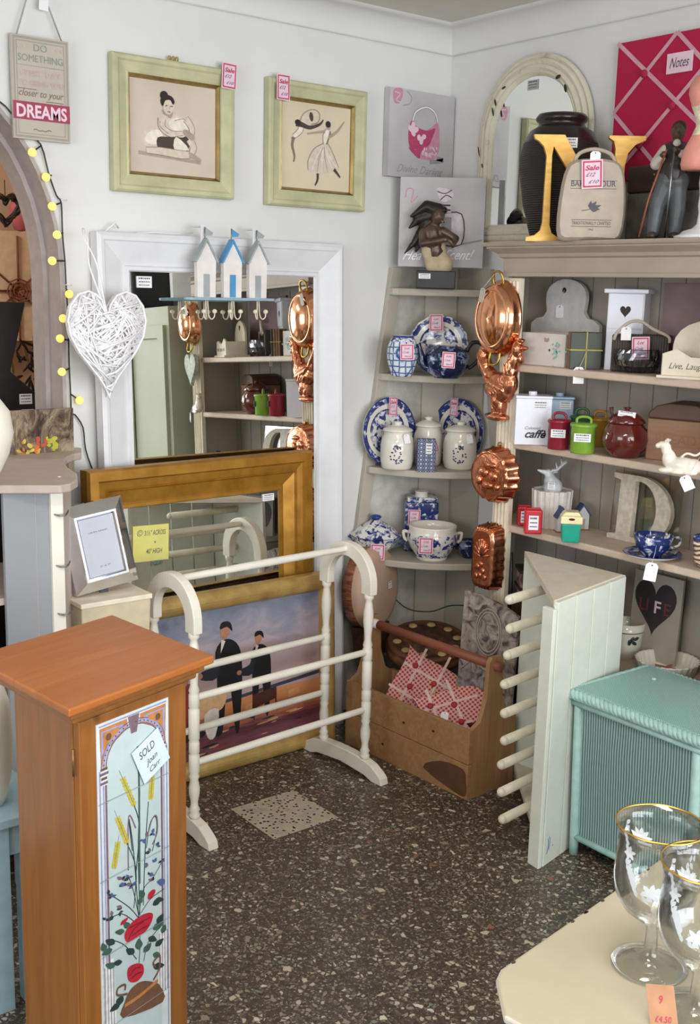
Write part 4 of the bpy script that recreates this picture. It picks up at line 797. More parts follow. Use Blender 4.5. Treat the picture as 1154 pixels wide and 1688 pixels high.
for (a,b,c,r1,r2) in (((0,.0,.27),(-.04,.0,.285),0,.028,.022),((-.04,0,.285),(-.095,0,.25),0,.022,.006),((-.02,.01,.255),(-.07,.01,.24),0,.028,.02),((-.07,.01,.24),(-.10,.0,.21),0,.018,.005),((-.03,.012,.235),(-.06,.012,.19),0,.024,.02),((-.06,.012,.19),(-.09,0,.15),0,.02,.008),((-.09,0,.15),(-.115,0,.12),0,.010,.003),((-.05,.01,.18),(-.075,.01,.13),0,.018,.006),((.0,0,.27),(.02,-.015,.272),0,.02,.014)): g.limb(a,b,r1,r2,m_hairb)
g.build('flowing_hair',r,remesh=.004)
# --- shelf 1.30 : jar, plate, teapot
z=1.30; p=hd(663,4.06,z); w=54*mpp(p); h=66*mpp(p); r=thing('ginger_jar','blue lattice-patterned ginger jar, left end of the corner shelf row','jar',p,face(p)); w*=.98; w/=2
g=G(); g.lathe([(0,.002),(w*.62,0),(w*.66,.006),(w*.85,h*.25),(w,h*.5),(w*.98,h*.68),(w*.82,h*.86),(w*.68,h*.95),(w*.66,h),(w*.60,h),(w*.58,h*.93),(0,h*.9)],[m_chw,m_lat,m_lat,m_lat,m_lat,m_lat,m_chb,m_chn,m_chw,m_chw,m_dark],32); g.build('body',r); sale_tag(r,.016,h*.62,-w-.004,.048,.056,.03,1)
def plate(cx,dist,z,px_w,label,group=None,scal=0,name='dinner_plate',rzz=None,P0=None):
    p=hd(cx,dist,z) if P0 is None else Vector(P0); s=mpp(p); R_=px_w*s/2
    r=thing(name,label,'plate',p,face(p) if rzz is None else rzz,-.20 if rzz is None else -.07,group); g=G(); pr=[(0,.006),(R_*.55,.006),(R_*.60,.009),(R_*.66,.012),(R_*.80,.016),(R_*.96,.022),(R_,.024),(R_*.99,.020),(R_*.6,.003),(R_*.5,0),(0,0)]
    g.T=Matrix.Translation((0,0,R_))@Matrix.Rotation(PI/2,4,'X'); g.lathe(pr,[m_chb,m_chb,m_chd,m_chw,m_chd,m_chn if not scal else m_chb,m_chw,m_chw,m_chw,m_chw],48,fl=(lambda a,i:(.018*math.cos(a*16) if i in(5,6,7) else 0)) if scal else None); g.build('plate',r); return r,R_
r,R_=plate(722,4.19,z,96,'scalloped blue and white plate standing behind the dark teapot',scal=1); sale_tag(r,-.012,2*R_-.030,-.03,.050,.062,.03,1)
p=hd(737,4.03,z); r=thing('teapot','low dark blue and green scene teapot, lidless, on corner shelf','teapot',p,face(p)); w=.070
g=G(); g.lathe([(0,0),(w*.55,0),(w*.6,.006),(w*.78,.016),(w*.95,.045),(w,.075),(w*.90,.098),(w*.62,.108),(w*.60,.112),(w*.55,.112),(w*.52,.10),(0,.08)],m_chk,40,sx=1.12,fl=lambda a,i:.02*math.cos(a*10)); g.build('body',r)
g=G(); g.tube(spl([(-.062,0,.03),(-.085,0,.042),(-.092,0,.075),(-.10,0,.105),(-.106,0,.118)],4),[.016,.016,.016,.015,.014,.014,.013,.012,.012,.011,.010,.009,.009,.009,.009,.009,.010][:17],m_chk,10); g.build('spout',r)
g=G(); g.tube(spl([(.066,0,.09),(.085,0,.125),(.115,0,.125),(.122,0,.095),(.105,0,.06),(.075,0,.035)],4),.007,m_black,8); g.build('handle',r); sale_tag(r,.005,.068,-.078,.046,.056,-.04,1)
# --- shelf .955 : two willow plates, canisters, tile box
z=.955; gp='blue-rimmed willow plates'
r,R_=plate(661,4.12,z,112,'blue-rimmed willow plate propped behind the Sugar canister',gp,rzz=0,P0=(2.685,3.205,z)); sale_tag(r,.014,2*R_-.034,-.03,.040,.068,-.06)
r,R_=plate(756,4.20,z,108,'blue-rimmed willow plate propped behind the Tea canister',gp,rzz=RW+.12,P0=(2.944,3.085,z)); sale_tag(r,-.022,2*R_-.034,-.03,.038,.068,.03)
def canister(l,rr,yb,yt,word,label,push=0,tg=0):
    p,w,h=potspot(l,rr,yb,yt,z,push); w*=.5; r=thing('canister',label,'canister',p,face(p,0),0,'blue and white kitchen canisters')
    g=G(); hb=h*.80; g.lathe([(0,0),(w*.82,0),(w*.92,.008),(w,hb*.25),(w,hb*.62),(w*.93,hb*.82),(w*.80,hb*.93),(w*.80,hb),(w*.74,hb),(w*.74,hb*.96),(0,hb*.95)],m_chw,36)
    for i in range(34):
        a=random.uniform(0,6.3); t=random.random()**.5; x=.022*math.cos(a)*t*1.2; zz=hb*.42+.034*math.sin(a)*(.6+.4*t); d_=w+.0008
        an=x/w; g.ellipsoid((d_*math.sin(an),-d_*math.cos(an),zz),(.0035,.0012,.003),tt['blue'] if i%3 else tt['ink'],Matrix.Rotation(an,3,'Z'),6,4)
    g.text(word,.002,hb*.60,.010,-w-.0012,m_ink,.01,.2); g.build('jar',r)
    g=G(); g.lathe([(0,hb*1.0),(w*.88,hb*1.0),(w*.92,hb*1.02),(w*.86,hb*1.06),(w*.5,hb*1.14),(w*.24,hb*1.16),(w*.2,hb*1.18),(w*.28,hb*1.22),(w*.22,h),(0,h*1.01)],m_chw,32); g.build('lid',r)
    if tg==1: swing_tag(r,w*.55,hb*.85,-w*.95,.022,.034,.2)
    if tg==2: sale_tag(r,w*.35,hb*.55,-w*1.0,.036,.05,.3,1)
    return r
canister(680,728,770,690,'Coffee','cream and blue canister between and behind Sugar and Tea',.01,2)
canister(626,681,776,698,'Sugar','cream and blue canister lettered Sugar, left of the row',0,1)
canister(729,784,776,698,'Tea','cream and blue canister lettered Tea, right of the row',0,1)
p,w,h=stand(687,717,778,725,'z',z); r=thing('patterned_box','small upright navy patterned box in front of the canisters','box',(p.x,p.y,z),face(p,5)); T_=NT('navy_ring_print'); _v=T_.n('TexVoronoi'); _v.inputs['Scale'].default_value=52; _v.inputs['Randomness'].default_value=0; T_.l(T_.map((1,1,1.3)),_v.inputs[0]); m_nv=T_.fin(T_.ramp(_v.outputs[0],(.2,'bcc3d8'),(.26,'20284e'),(.42,'20284e'),(.46,'aeb6cf'),(.55,'2a3258')),.5)
g=G(); g.box(-w/2,w/2,0,.045,0,h,m_nv); g.build('box',r,.002); sticker(r,w*.12,h*.72,-.001,.022,.038)
# --- shelf .60 : tureen, square bottle vase, bowl, ladle
z=.62; p,w,h=potspot(592,662,918,852,z); p=hd(627,4.13,z); w*=.60; r=thing('lidded_tureen','small blue and white lidded tureen, left on the bottom china shelf','tureen',p,face(p)); h*=1.05
g=G(); g.lathe([(0,0),(w*.5,0),(w*.55,.008),(w*.5,.014),(w*.8,h*.25),(w*.97,h*.44),(w,h*.47),(w*.9,h*.47),(0,h*.45)],m_chb,8,smooth=False); g.build('bowl',r)
g=G(); g.lathe([(w*.98,h*.48),(w*1.0,h*.49),(w*.6,h*.70),(w*.25,h*.82),(w*.16,h*.86)],m_chb,8,smooth=False); g.build('lid',r); g=G(); g.ellipsoid((0,0,h*.92),(w*.22,w*.2,h*.06),m_chn); g.build('knob',r); sale_tag(r,.01,h*.22,-w-.006,.052,.06,-.03,1)
for k in (-1,1): g=G(); g.tube(spl([(k*w*.9,0,h*.4),(k*w*1.15,0,h*.45),(k*w*1.1,0,h*.32),(k*w*.88,0,h*.28)],3),.004,m_chn,8); g.build('handle',r)
p,w,h=stand(672,734,880,820,'z',z); p=hd(703,4.25,z); w=.128; r=thing('bottle_vase','square blue and white bottle vase behind the handled bowl','vase',p,face(p,6))
g=G(); g.box(-w/2,w/2,-.045,.045,0,.195,m_chd); g.build('body',r,.010,3); g=G(); g.box(-w*.44,w*.44,-.04,.04,.190,.210,m_chb); g.lathe([(.026,.205),(.024,.225),(.027,.230),(.020,.230),(.018,.21)],m_chw,24); g.build('neck',r); sale_tag(r,-.030,.135,-.05,.046,.06,-.02,1)
p,w,h=potspot(666,756,930,872,z,.0); w*=.46; r=thing('handled_bowl','wide cream and blue two-handled bowl, front of the bottom china shelf','bowl',p,face(p))
g=G(); g.lathe([(0,0),(w*.6,0),(w*.62,.008),(w*.6,.012),(w*.88,h*.35),(w*1.0,h*.6),(w*.98,h*.78),(w*.92,h*.86),(w*.95,h*.96),(w*.93,h),(w*.86,h*.98),(w*.84,h*.82),(w*.8,h*.35),(0,h*.15)],[m_chw,m_chw,m_chw,m_chb,m_chb,m_chb,m_chw,m_chw,m_chw,m_chw,m_chw,m_chw,m_chw],48); g.build('bowl',r)
for k in (-1,1): g=G(); g.tube(spl([(k*w*.96,0,h*.75),(k*w*1.14,0,h*.78),(k*w*1.10,0,h*.58),(k*w*.98,0,h*.5)],3),.006,m_chw,8); g.build('handle',r)
sale_tag(r,-.022,h*.55,-w-.012,.052,.062,0,1)
p=Vector((2.905,2.965,z)); r=thing('sauce_boat','dark blue jug with scrolled handle at the right of the bottom china shelf','jug',p,face(p)); g=G(); g.lathe([(0,0),(.025,0),(.03,.01),(.045,.03),(.05,.05),(.045,.065),(.04,.06),(0,.03)],m_chk,24); g.build('body',r)
g=G(); g.tube(spl([(-.04,0,.03),(-.065,0,.05),(-.075,0,.075),(-.055,0,.078),(-.04,0,.06)],4),.005,m_black,8); g.build('handle',r)
# --- bottom shelf : round game board and round disc
p=at(712,1052,'z',.33); r=thing('game_board','round carved wooden board inset with pale discs, behind the wooden trug','board',(2.70,2.955,.335),face((2.7,2.95)),.22)
g=G(); T_=NT('carved_dark_board'); _n=T_.noise(30,detail=4); m_cb=T_.fin(T_.ramp(_n,(.35,'2e1e16'),(.65,'6b4630')),.45); m_rim=woodm('board_rim_wood','4f3020','8a5c38','x',.45,knots=False)
g.lathe([(0,-.06),(.14,-.06),(.155,-.045),(.155,-.025),(.146,-.02),(.150,-.012),(.146,.0),(.13,.0),(.125,-.003),(.10,-.003),(.095,.002),(0,.002)],[m_rim]*7+[m_cb]*4,48); g.build('board',r)
g=G()
for i in range(10): a=2*PI*i/10+.2; g.ellipsoid((.113*math.cos(a),.113*math.sin(a),.0),(.017,.017,.004),P('bone_disc','bda670',.5),n=14,k=5)
g.build('inset_discs',r)
r=thing('round_plaque','round pink-cream disc with rust side, leaning on the wall behind the towel rail post','plaque',(2.575,3.12,.36),math.radians(22),-.06)
g=G(); g.T=Matrix.Translation((0,0,.155))@Matrix.Rotation(PI/2,4,'X'); m_bls=P('blush_cream','c8a890',.5,var=.06,sc=5); T_=NT('rust_streaked'); m_rst=T_.fin(T_.ramp(T_.noise(20,T_.map((1,1,6))),(.35,'6e3420'),(.65,'b0714e')),.5)
g.lathe([(0,.045),(.12,.043),(.14,.036),(.152,.02),(.155,.0),(.152,-.04),(.12,-.05),(0,-.05)],[m_bls,m_bls,m_bls,m_bls,m_rst,m_rst,m_rst],48); g.build('disc',r); g=G(); g.box(-.07,.07,-.03,.05,-.10,.012,m_dkwood); g.build('base_block',r); sticker(r,.045,.16,-.052,.026,.026)
a=[at(x,y,'y',3.215) for x,y in ((574,960),(590,951),(612,957))]+[Vector((2.66,3.2,.52)),Vector((2.72,3.12,.42)),Vector((2.80,3.06,.40)),Vector((2.86,3.0,.43)),Vector((2.94,2.93,.43))]
g=G(); o0=a[0].copy(); g.tube(spl([tuple(v-o0) for v in a],5),.0025,m_black,n=6); o=g.build('cable'); o.location=o0; tag(o,'thin black cable trailing behind the round board and disc','cable')
# ornate plaque leaning against pilaster
a=at(776,1005,'x',2.62); b=at(844,1035,'x',2.62); T_=NT('distressed_relief'); _n=T_.noise(26,detail=5,dist=1.2); T_.bump(_n,.8,.004); m_rel=T_.fin(T_.ramp(_n,(.35,'4c403c'),(.5,'8f857f'),(.65,'b0a7a0')),.7)
r=thing('ornate_panel','distressed grey ornate panel with oval, leaning on the dresser by peg rack','panel',(2.60,2.56,0),RW+.1,-.06)
g=G(); w,h=.235,.60; g.prism([(-w/2,0),(w/2,0),(w/2,h*.93),(w*.2,h*.97),(-w*.2,h),(-w/2,h)],-.01,.004,m_rel); g.build('panel',r)
g=G()
for rr in (.055,.047): g.tube([(rr*math.cos(2*PI*i/24),-.012,h*.80+rr*1.45*math.sin(2*PI*i/24)) for i in range(24)],.003,m_greyd,n=6,closed=True)
g.tube(spl([(-.10,-.012,h*.55),(-.05,-.012,h*.62),(0,-.012,h*.58),(.05,-.012,h*.62),(.10,-.012,h*.55)],4),.003,m_greyd,n=6); g.build('oval_relief',r)
# ---------------------------------------------------------------- wooden trug
r=thing('wooden_trug','wooden trug box with reddish dowel handle holding gingham heart boards','trug',(2.385,2.395,0),math.radians(-87.0))
# local x runs away along the long side (toward the left wall): build with x negative = far
Lb=.60; Wb=.225; Hb=.235
g=G(); 
g.box(-Lb,0,0,.016,0,.118,m_trug); g.box(-Lb,0,.001,.016,.120,Hb,m_trug); g.build('front_board',r,.002)
g=G(); g.box(-Lb,0,Wb-.016,Wb,0,Hb,m_trug); g.build('back_board',r,.002); g=G(); g.box(-Lb+.016,-.016,.016,Wb-.016,.01,.025,m_trug); g.build('bottom',r)
m_trx=woodm('rough_pine_end','8c6844','b48a5c','z',.65,knotc='3a2412')
for x in (-Lb-.0,-.016-.0):
    g=G(); prof=[(0.016,0),(Wb-.016,0),(Wb-.016,Hb),(Wb-.05,Hb+.02),(Wb-.075,Hb+.09),(Wb*.5+.032,.445),(Wb*.5+.02,.46),(Wb*.5-.02,.46),(Wb*.5-.032,.445),(.075,Hb+.09),(.05,Hb+.02),(.016,Hb)]
    n=len(prof); vs=[(x,a,b) for a,b in prof]+[(x+.016,a,b) for a,b in prof]; g.add(vs,[tuple(range(n))[::-1],tuple(range(n,2*n))]+[(i,(i+1)%n,(i+1)%n+n,i+n) for i in range(n)],m_trx); g.build('end_board',r)
g=G(); g.tube([(-Lb-.02,Wb/2,.43),(.02,Wb/2,.43)],.016,m_trugh,16); g.build('handle',r); g=G(); g.T=Matrix.Translation((-Lb+.015,Wb/2,.43)); g.tube([(-.02,0,0),(.028,0,0)],.0168,m_white,16,cap=False); g.build('price_sticker',r)
g=G(); g.flat(spl([(-.20,.045),(-.12,.095),(-.02,.10),(-.004,.06),(-.004,.015),(-.05,.01)],3,True),-.0008,P('burnt_knot_stain','5e3c26',.7)); 
for x,z_ in ((-.30,.17),(-.16,.185),(-.40,.06)): g.ell(x,z_,.006,.004,-.0008,m_dark)
g.build('knot_marks',r,kind='stuff')
def heartboard(loc,rz,rx,roll,w,h,label,tagged):
    r=thing('heart_memo_board',label,'memo board',loc,rz,rx,'gingham heart boards in the trug'); Rm=Matrix.Rotation(roll,4,'Y')@Matrix.Translation((0,0,-h/2)); g=G(); g.T=Rm; hp=heart(w,h,40,cz=h/2); g.prism(hp,-.012,.012,m_ging); g.build('padded_heart',r,.006,3)
    g=G(); g.T=Rm
    for (a,b) in (((-w*.42,h*.30),(w*.10,h*.86)),((-w*.18,h*.12),(w*.38,h*.74)),((-w*.40,h*.76),(w*.12,h*.2)),((-w*.06,h*.86),(w*.36,h*.40))): g.stroke([a,b],.009,-.0135,m_rib,False)
    g.build('ribbons',r); g=G(); g.T=Rm
    for a,b in ((-.15*w,.55*h),(.13*w,.50*h),(.02*w,.74*h),(.0,.28*h)): g.ellipsoid((a,-.016,b),(.011,.006,.011),P('red_button','a3242c',.6),n=12,k=6)
    g.build('buttons',r)
    if tagged: swing_tag(r,.0,-.02,-.026,.026,.038,.0)
heartboard(at(694,1128,'x',2.53),math.radians(-52),-.55,2.75,.30,.30,'gingham heart memo board on top in the trug, with a blank tag',False)
heartboard(at(735,1178,'x',2.475),math.radians(-52),-.75,1.9,.26,.26,'gingham heart memo board lower in the trug, tip to the right',True)
# ---------------------------------------------------------------- peg rack
r=thing('peg_rack','cream triangular corner rack with slatted front and nine round-ended pegs','rack',(2.655,2.055,0),0)
B0=Vector((2.262,1.972)); C0=Vector((2.655,2.055)); A0=Vector((2.635,2.435)); o0=C0; T0=Matrix.Translation((-o0.x,-o0.y,0)); m_pr=P('ivory_satin_paint','dde0d6',.35,var=.015); m_pegm=P('cream_peg_paint','e2dcc6',.35,var=.06,sc=18); Hp=.785
for z,nm in ((Hp,'top_board'),(.06,'bottom_board'),):
    g=G(); g.T=T0; g.prismz([(A0.x,A0.y),(B0.x,B0.y),(C0.x,C0.y)],z-.02,z,P('cream_top_paint','d8cebb',.5,var=.03)); g.build(nm,r,.002)
dBC=(C0-B0).normalized(); LB=(C0-B0).length; nB=Vector((dBC.y,-dBC.x))
for i in range(4):
    a=B0+dBC*(LB*i/4+.002); b=B0+dBC*(LB*(i+1)/4-.002); g=G(); g.T=T0; g.prismz([(a.x,a.y),(b.x,b.y),(b.x+nB.x*.014,b.y+nB.y*.014),(a.x+nB.x*.014,a.y+nB.y*.014)],0,Hp-.004,m_pr); g.build('slat',r,.002)
dCA=(A0-C0).normalized(); LA=(A0-C0).length
g=G(); g.T=T0; g.prismz([(C0.x,C0.y),(A0.x,A0.y),(A0.x+.016,A0.y),(C0.x+.016,C0.y)],0,Hp-.004,m_pr); g.build('rear_board',r,.002)
g=G(); g.T=T0; a=B0; g.prismz([(a.x-.016,a.y-.0145),(a.x,a.y-.0135),(a.x+.006,a.y+.03),(a.x-.012,a.y+.03)],0,Hp-.022,m_pr); g.build('edge_strip',r,.002)
for i,(px,py) in enumerate(((835,990),(836,1038),(832,1082),(827,1130),(827,1178),(827,1223),(822,1263),(822,1308),(824,1353))):
    tip=at(px,py,'x',2.315-.004*i); root=Vector((2.652,tip.y+.045,tip.z)); d=(tip-root).normalized(); g=G(); g.T=T0; e=tip-d*.0145
    g.tube([root,e],.0145,m_pegm,14); g.ellipsoid(e,.0145,m_pegm,n=14,k=8); g.build('peg',r)
g=G(); a=B0+dBC*.03; g.T=T0@Matrix.Translation((a.x+nB.x*.0146,a.y+nB.y*.0146,.05))@Matrix.Rotation(math.atan2(dBC.y,dBC.x),4,'Z'); g.stroke([(-.01,-.015),(-.002,.01),(-.006,.03)],.004,0,P('blue_crayon','7890c8')); g.stroke([(.0,-.005),(.006,.02),(.0,.035)],.003,0,P('blue_crayon','7890c8')); g.ell(.022,0,.003,.003,0,m_greyd); g.build('blue_marks',r)
# ---------------------------------------------------------------- laundry hamper
hx0,hx1,hy0,hy1,hz=2.385,2.715,1.56,1.975,.475
r=thing('laundry_hamper','turquoise woven laundry hamper with braided lid, beside the peg rack','hamper',(hx0,hy0,0),math.radians(0)); T0=Matrix.Translation((-hx0,-hy0,0))
g=G(); g.T=T0; g.add([(hx0+.02,hy0+.01,.05),(hx0+.02,hy1-.02,.05),(hx0,hy1-.01,hz),(hx0,hy0+.005,hz)],[(0,3,2,1)],m_wkY); g.add([(hx1-.02,hy0+.012,.05),(hx0+.02,hy0+.012,.05),(hx0,hy0+.007,hz),(hx1,hy0+.007,hz)],[(0,3,2,1)],m_wkX)
g.add([(hx1-.02,hy1-.012,.05),(hx0+.02,hy1-.012,.05),(hx0,hy1-.007,hz),(hx1,hy1-.007,hz)],[(0,1,2,3)],m_wkX); g.add([(hx1-.02,hy0+.01,.05),(hx1-.02,hy1-.02,.05),(hx1,hy1-.01,hz),(hx1,hy0+.005,hz)],[(0,1,2,3)],m_wkY); g.box(hx0+.02,hx1-.02,hy0+.015,hy1-.02,.045,.055,m_turq); g.build('woven_sides',r)
for x,y in ((hx0,hy0+.008),(hx0,hy1-.01),(hx1,hy0+.008),(hx1,hy1-.01)): g=G(); g.T=T0; sx=.02 if x==hx0 else -.02; g.tube([(x+sx,y,.0),(x+sx,y,.05),(x,y,hz)],[.013,.014,.013],m_turq,10); g.build('corner_post',r)
def ringz(z,i,rad,m,tw=False):
    g=G(); g.T=T0; P0=[(hx0-i,hy0-i),(hx1+i,hy0-i),(hx1+i,hy1+i),(hx0-i,hy1+i)]
    for k in range(4):
        a=Vector(P0[k]+(z,)); b=Vector(P0[(k+1)%4]+(z,))
        if not tw: g.tube([a,b],rad,m,10); continue
        L=(b-a).length; n=int(L/.006)
        for ph in (0,2*PI/3,4*PI/3):
            d=(b-a).normalized(); s_=Vector((-d.y,d.x,0)); g.tube([a+d*L*j/n+(s_*math.cos(ph+j*.85)+Vector((0,0,1))*math.sin(ph+j*.85))*rad*.55 for j in range(n+1)],rad*.62,m,6)
    return g
ringz(hz-.006,.006,.011,m_turq).build('top_rail',r); ringz(.055,-.018,.010,m_turq).build('bottom_rail',r)
g=G(); g.T=T0; g.box(hx0-.008,hx1+.008,hy0-.008,hy1+.008,hz+.012,hz+.034,m_wkL); lid=g.build('lid',r,.006,3); ringz(hz+.018,.014,.015,m_turq,True).build('braided_edge',lid); 
a=at(1078,1117,'z',hz+.04); g=G(); g.T=T0; g.ellipsoid((a.x,a.y,hz+.036),(.007,.007,.004),m_turq,n=10,k=5); g.build('knob',lid)
# ---------------------------------------------------------------- cream table in the foreground
zt=.78; tA=at(818,1612,'z',zt); tB=at(1028,1466,'z',zt); dv=(tB-tA).normalized(); nv=Vector((dv.y,-dv.x,0))
r=thing('display_table','cream painted worn-edged table in the right foreground','table',(tA.x,tA.y,0),math.atan2(dv.y,dv.x))
# local x along far-left edge, local y negative = toward the viewer/right
T_=NT('chipped_cream_paint'); _n=T_.noise(26,detail=5,rough=.7); m_tab=T_.fin(T_.ramp(T_.noise(5,detail=4),(.3,'9a927c'),(.7,'a69e88')),.45); m_wh2=P('cream_white_edge','b8b2a2',.5,var=.04)
Lt=1.15; g=G(); pts=[(0,0),(.02,.008),(Lt,.008),(Lt,-.85),(-.05,-.85),(-.052,-.05)]
g.prismz(pts,zt-.012,zt,m_tab,m_wh2); g.build('table_top',r,.004,3)
g=G(); g.prismz([(0.015,-.015),(Lt-.02,-.015),(Lt-.02,-.83),(-.035,-.83),(-.038,-.05)],zt-.04,zt-.013,m_wh2); g.build('frame_rail',r,.003)
g=G(); g.prismz([(.04,-.05),(Lt-.05,-.05),(Lt-.05,-.80),(0.0,-.80),(-.005,-.08)],zt-.30,zt-.041,P('duck_egg_panel','a9bcc0',.5)); g.build('body_panel',r)
for x,y in ((.02,-.05),(Lt-.05,-.05),(Lt-.05,-.80),(0.0,-.80)): g=G(); g.cbox((x+.012,y,(zt-.30)/2+.13),(.045,.045,zt-.30+.26),m_wh2); g.build('leg',r,.003)
rn=random.Random(3); g=G(); mch=P('bare_wood_chip','3c2e20',.8)
for i in range(26):
    t=rn.random(); y0=-.05-t*.75; x0=-.0515+.0*t; g.prismz([(x0+rn.uniform(0,.004)+.003*math.cos(a),y0+rn.uniform(.002,.006)*2*math.sin(a)) for a in (0,1,2,3.2,4.3,5.3)],zt+.0002,zt+.0006,mch)
for i in range(7): x0=rn.random()*.5; g.prismz([(x0+.004*math.cos(a),.004+.0022*math.sin(a)) for a in (0,1,2,3.2,4.3,5.3)],zt+.0002,zt+.0006,mch)
g.prismz([(.33,-.13),(.36,-.155),(.361,-.153),(.331,-.128)],zt+.0002,zt+.0006,mch); g.build('paint_chips',r,kind='stuff')
def goblet(px,py,label,yt):
    p=at(px,py,'z',zt); s=mpp(p); r=thing('footed_beer_glass',label,'glass',(p.x,p.y,zt),face(p),0,'gilt-rimmed stemmed glasses on the cream table')
    H=.192; g=G(); t=.0016
    pr=[(0,.0),(.040,0),(.047,.002),(.047,.004),(.030,.008),(.012,.014),(.008,.022),(.0075,.05),(.009,.058),(.018,.064),(.038,.080),(.049,.100),(.052,.120),(.050,.150),(.048,.165),(.0495,.178),(.0535,H),(.0525,H),(.0485,.178),(.0465,.165),(.0482,.150),(.050,.120),(.047,.101),(.036,.083),(.015,.070),(0,.068)]
    g.lathe(pr,m_glass,48); b=g.build('glass',r)
    g=G(); g.lathe([(.0538,H-.0015),(.0540,H+.0006),(.0523,H+.0006),(.0525,H-.0015)],m_gold,48); g.build('gilt_rim',r)
    g=G(); me=P('white_enamel_decal','c4c8cc',.5)
    def R(z): 
        for (r0,z0),(r1,z1) in zip(pr[9:16],pr[10:17]):
            if z0<=z<=z1: return r0+(r1-r0)*(z-z0)/(z1-z0)
        return .05
    def petal(a,z,L,w,rot):
        P_=[(0,0),(.35,.5),(.7,.45),(1,0),(.7,-.45),(.35,-.5)]; c,q=math.cos(rot),math.sin(rot); vs=[]
        for u,v in [(a_*.85,b_*.7) for a_,b_ in P_]: X=L*u*c-w*v*q; Z=L*u*q+w*v*c; rr=R(z+Z)+.0004; an=a+X/.05; vs.append((rr*math.sin(an),-rr*math.cos(an),z+Z))
        g.add(vs,[(0,1,2,3,4,5)],me)
    def flower(a,z,s):
        for k in range(6): petal(a,z,s,s*.55,k*1.047+.3)
    for a,z,s in ((-.1,.125,.015),(-.75,.165,.012),(.9,.14,.014)): flower(a,z,s)
    for a0,z0,a1,z1 in ((-.9,.20,-.8,.15),(-.8,.15,-.4,.12),(-.3,.12,.5,.13),(.4,.13,1.1,.18)):
        n=6
        for i in range(n):
            t=i/n; a=a0+(a1-a0)*t; z=z0+(z1-z0)*t; petal(a,z,.012,.007,.9+t); petal(a,z,.012,.007,-.9-t*.5); petal(a,z,.010,.0016,math.atan2(z1-z0,(a1-a0)*.05))
    for k in range(5): petal(-.45,.19,.018,.008,.3+k*.6)
    g.build('flower_decal',r); return r
goblet(1070,1592,'stemmed glass with gilt rim and white flowers, nearer the table middle',1375)
rg=goblet(1146,1672,'stemmed glass with gilt rim, cut off at the right edge',1470)
g=G(); g.T=Matrix.Translation((-.035,-.045,.022))@Matrix.Rotation(-.3,4,'X')@Matrix.Rotation(-.5,4,'Z')@Matrix.Rotation(-.25,4,'Y'); mo=P('peach_price_card','b88a68',.7); g.box(-.018,.018,0,.0006,-.026,.03,mo); g.text('9',.0,.010,.009,-.0005,m_red,0,.3); g.text('£4.50',.0,-.010,.007,-.0005,m_red,0,.3); g.build('price_card',rg)

# ---------------------------------------------------------------- dresser
XF=2.72; YL=2.672; YR=1.70; Z1,Z2,Z3,ZK=1.372,1.116,.83,.46; ZT=1.762
r=thing('dresser','tall warm grey open-shelved dresser with fluted pilasters against the right wall','dresser',(XR,(YL+YR)/2,0),0); T0=Matrix.Translation((-XR,-(YL+YR)/2,0))
g=G(); g.T=T0; g.box(2.945,XR-.002,YR,2.79,0,ZT-.02,m_greyd)
for i in range(11): y=YL+.02-.09*i-.03; g.box(2.9435,2.945,y-.0015,y+.0015,0,1.66,P('groove_line_paint','7e766e',.7))  # thin darker strips mark the joints between the boards
g.build('back_boards',r)
YB_=2.79
g=G(); g.T=T0; g.box(XF+.02,2.945,YR,YR+.02,0,ZT-.02,m_greyl); g.build('side',r)
g=G(); g.T=T0; g.prismz([(XF+.02,YL-.02),(2.945,YB_-.02),(2.945,YB_),(XF+.02,YL)],0,ZT-.02,m_greyl); g.build('side',r)
for y0,y1 in ((YL-.075,YL),(YR,YR+.075)):
    g=G(); g.T=T0; g.box(XF,XF+.02,y0,y1,0,1.65,m_cream2)
    for i in range(4): yy=y0+.012+.0155*i; g.lathe([(.0055,0),(.0055,1.66-.10)],m_cream2,8,(XF,yy,.08)) 
    g.box(XF-.006,XF,y0,y1,0,.08,m_cream2); g.build('pilaster',r,.001)
g=G(); g.T=T0; g.box(XF-.004,XF+.018,YR,YL,1.66,ZT-.02,m_grey); g.box(XF-.010,XF,YR-.004,YL+.004,1.655,1.668,m_grey); g.build('frieze',r,.002)
g=G(); g.T=T0; prof=[(XF-.004,ZT-.05),(XF-.014,ZT-.045),(XF-.018,ZT-.035),(XF-.040,ZT-.022),(XF-.046,ZT-.018),(XF-.046,ZT-.014),(XF-.054,ZT-.012),(XF-.058,ZT-.006),(XF-.054,ZT),(2.975,ZT),(2.975,ZT-.05)]
n=len(prof); y0,y1=YR-.03,YL; vs=[]
for x,z in prof: vs.append((x,YR,z))
for x,z in prof: vs.append((x,YL+max(0,(XF-x))*.9,z))
g.add(vs,[tuple(range(n)),tuple(range(n,2*n))[::-1]]+[(i+1,i,i+n,(i+1)%n+n) for i in range(n-1)],m_grey); g.box(XF,2.975,YR,YL+.04,ZT-.018,ZT,m_grey); g.build('cornice',r)
for z in (Z1,Z2,Z3):
    g=G(); g.T=T0; g.prismz([(XF+.006,YR+.02),(2.945,YR+.02),(2.945,YB_-.02),(XF+.02,YL-.021),(XF+.006,YL-.021)],z-.024,z,P('biscuit_shelf_paint','c9b6a4',.5,var=.03)); g.build('shelf',r,.006,3)
g=G(); g.T=T0; g.box(XF-.0,2.945,YR+.02,YL-.02,ZK-.03,ZK,m_grey); g.box(XF+.01,2.945,YR+.02,YL-.02,.10,.12,m_grey); g.build('counter',r,.004)
g=G(); g.T=T0; g.box(XF+.01,XF+.024,YR+.06,YL-.45,.12,ZK-.03,m_grey); g.build('cupboard_front',r)
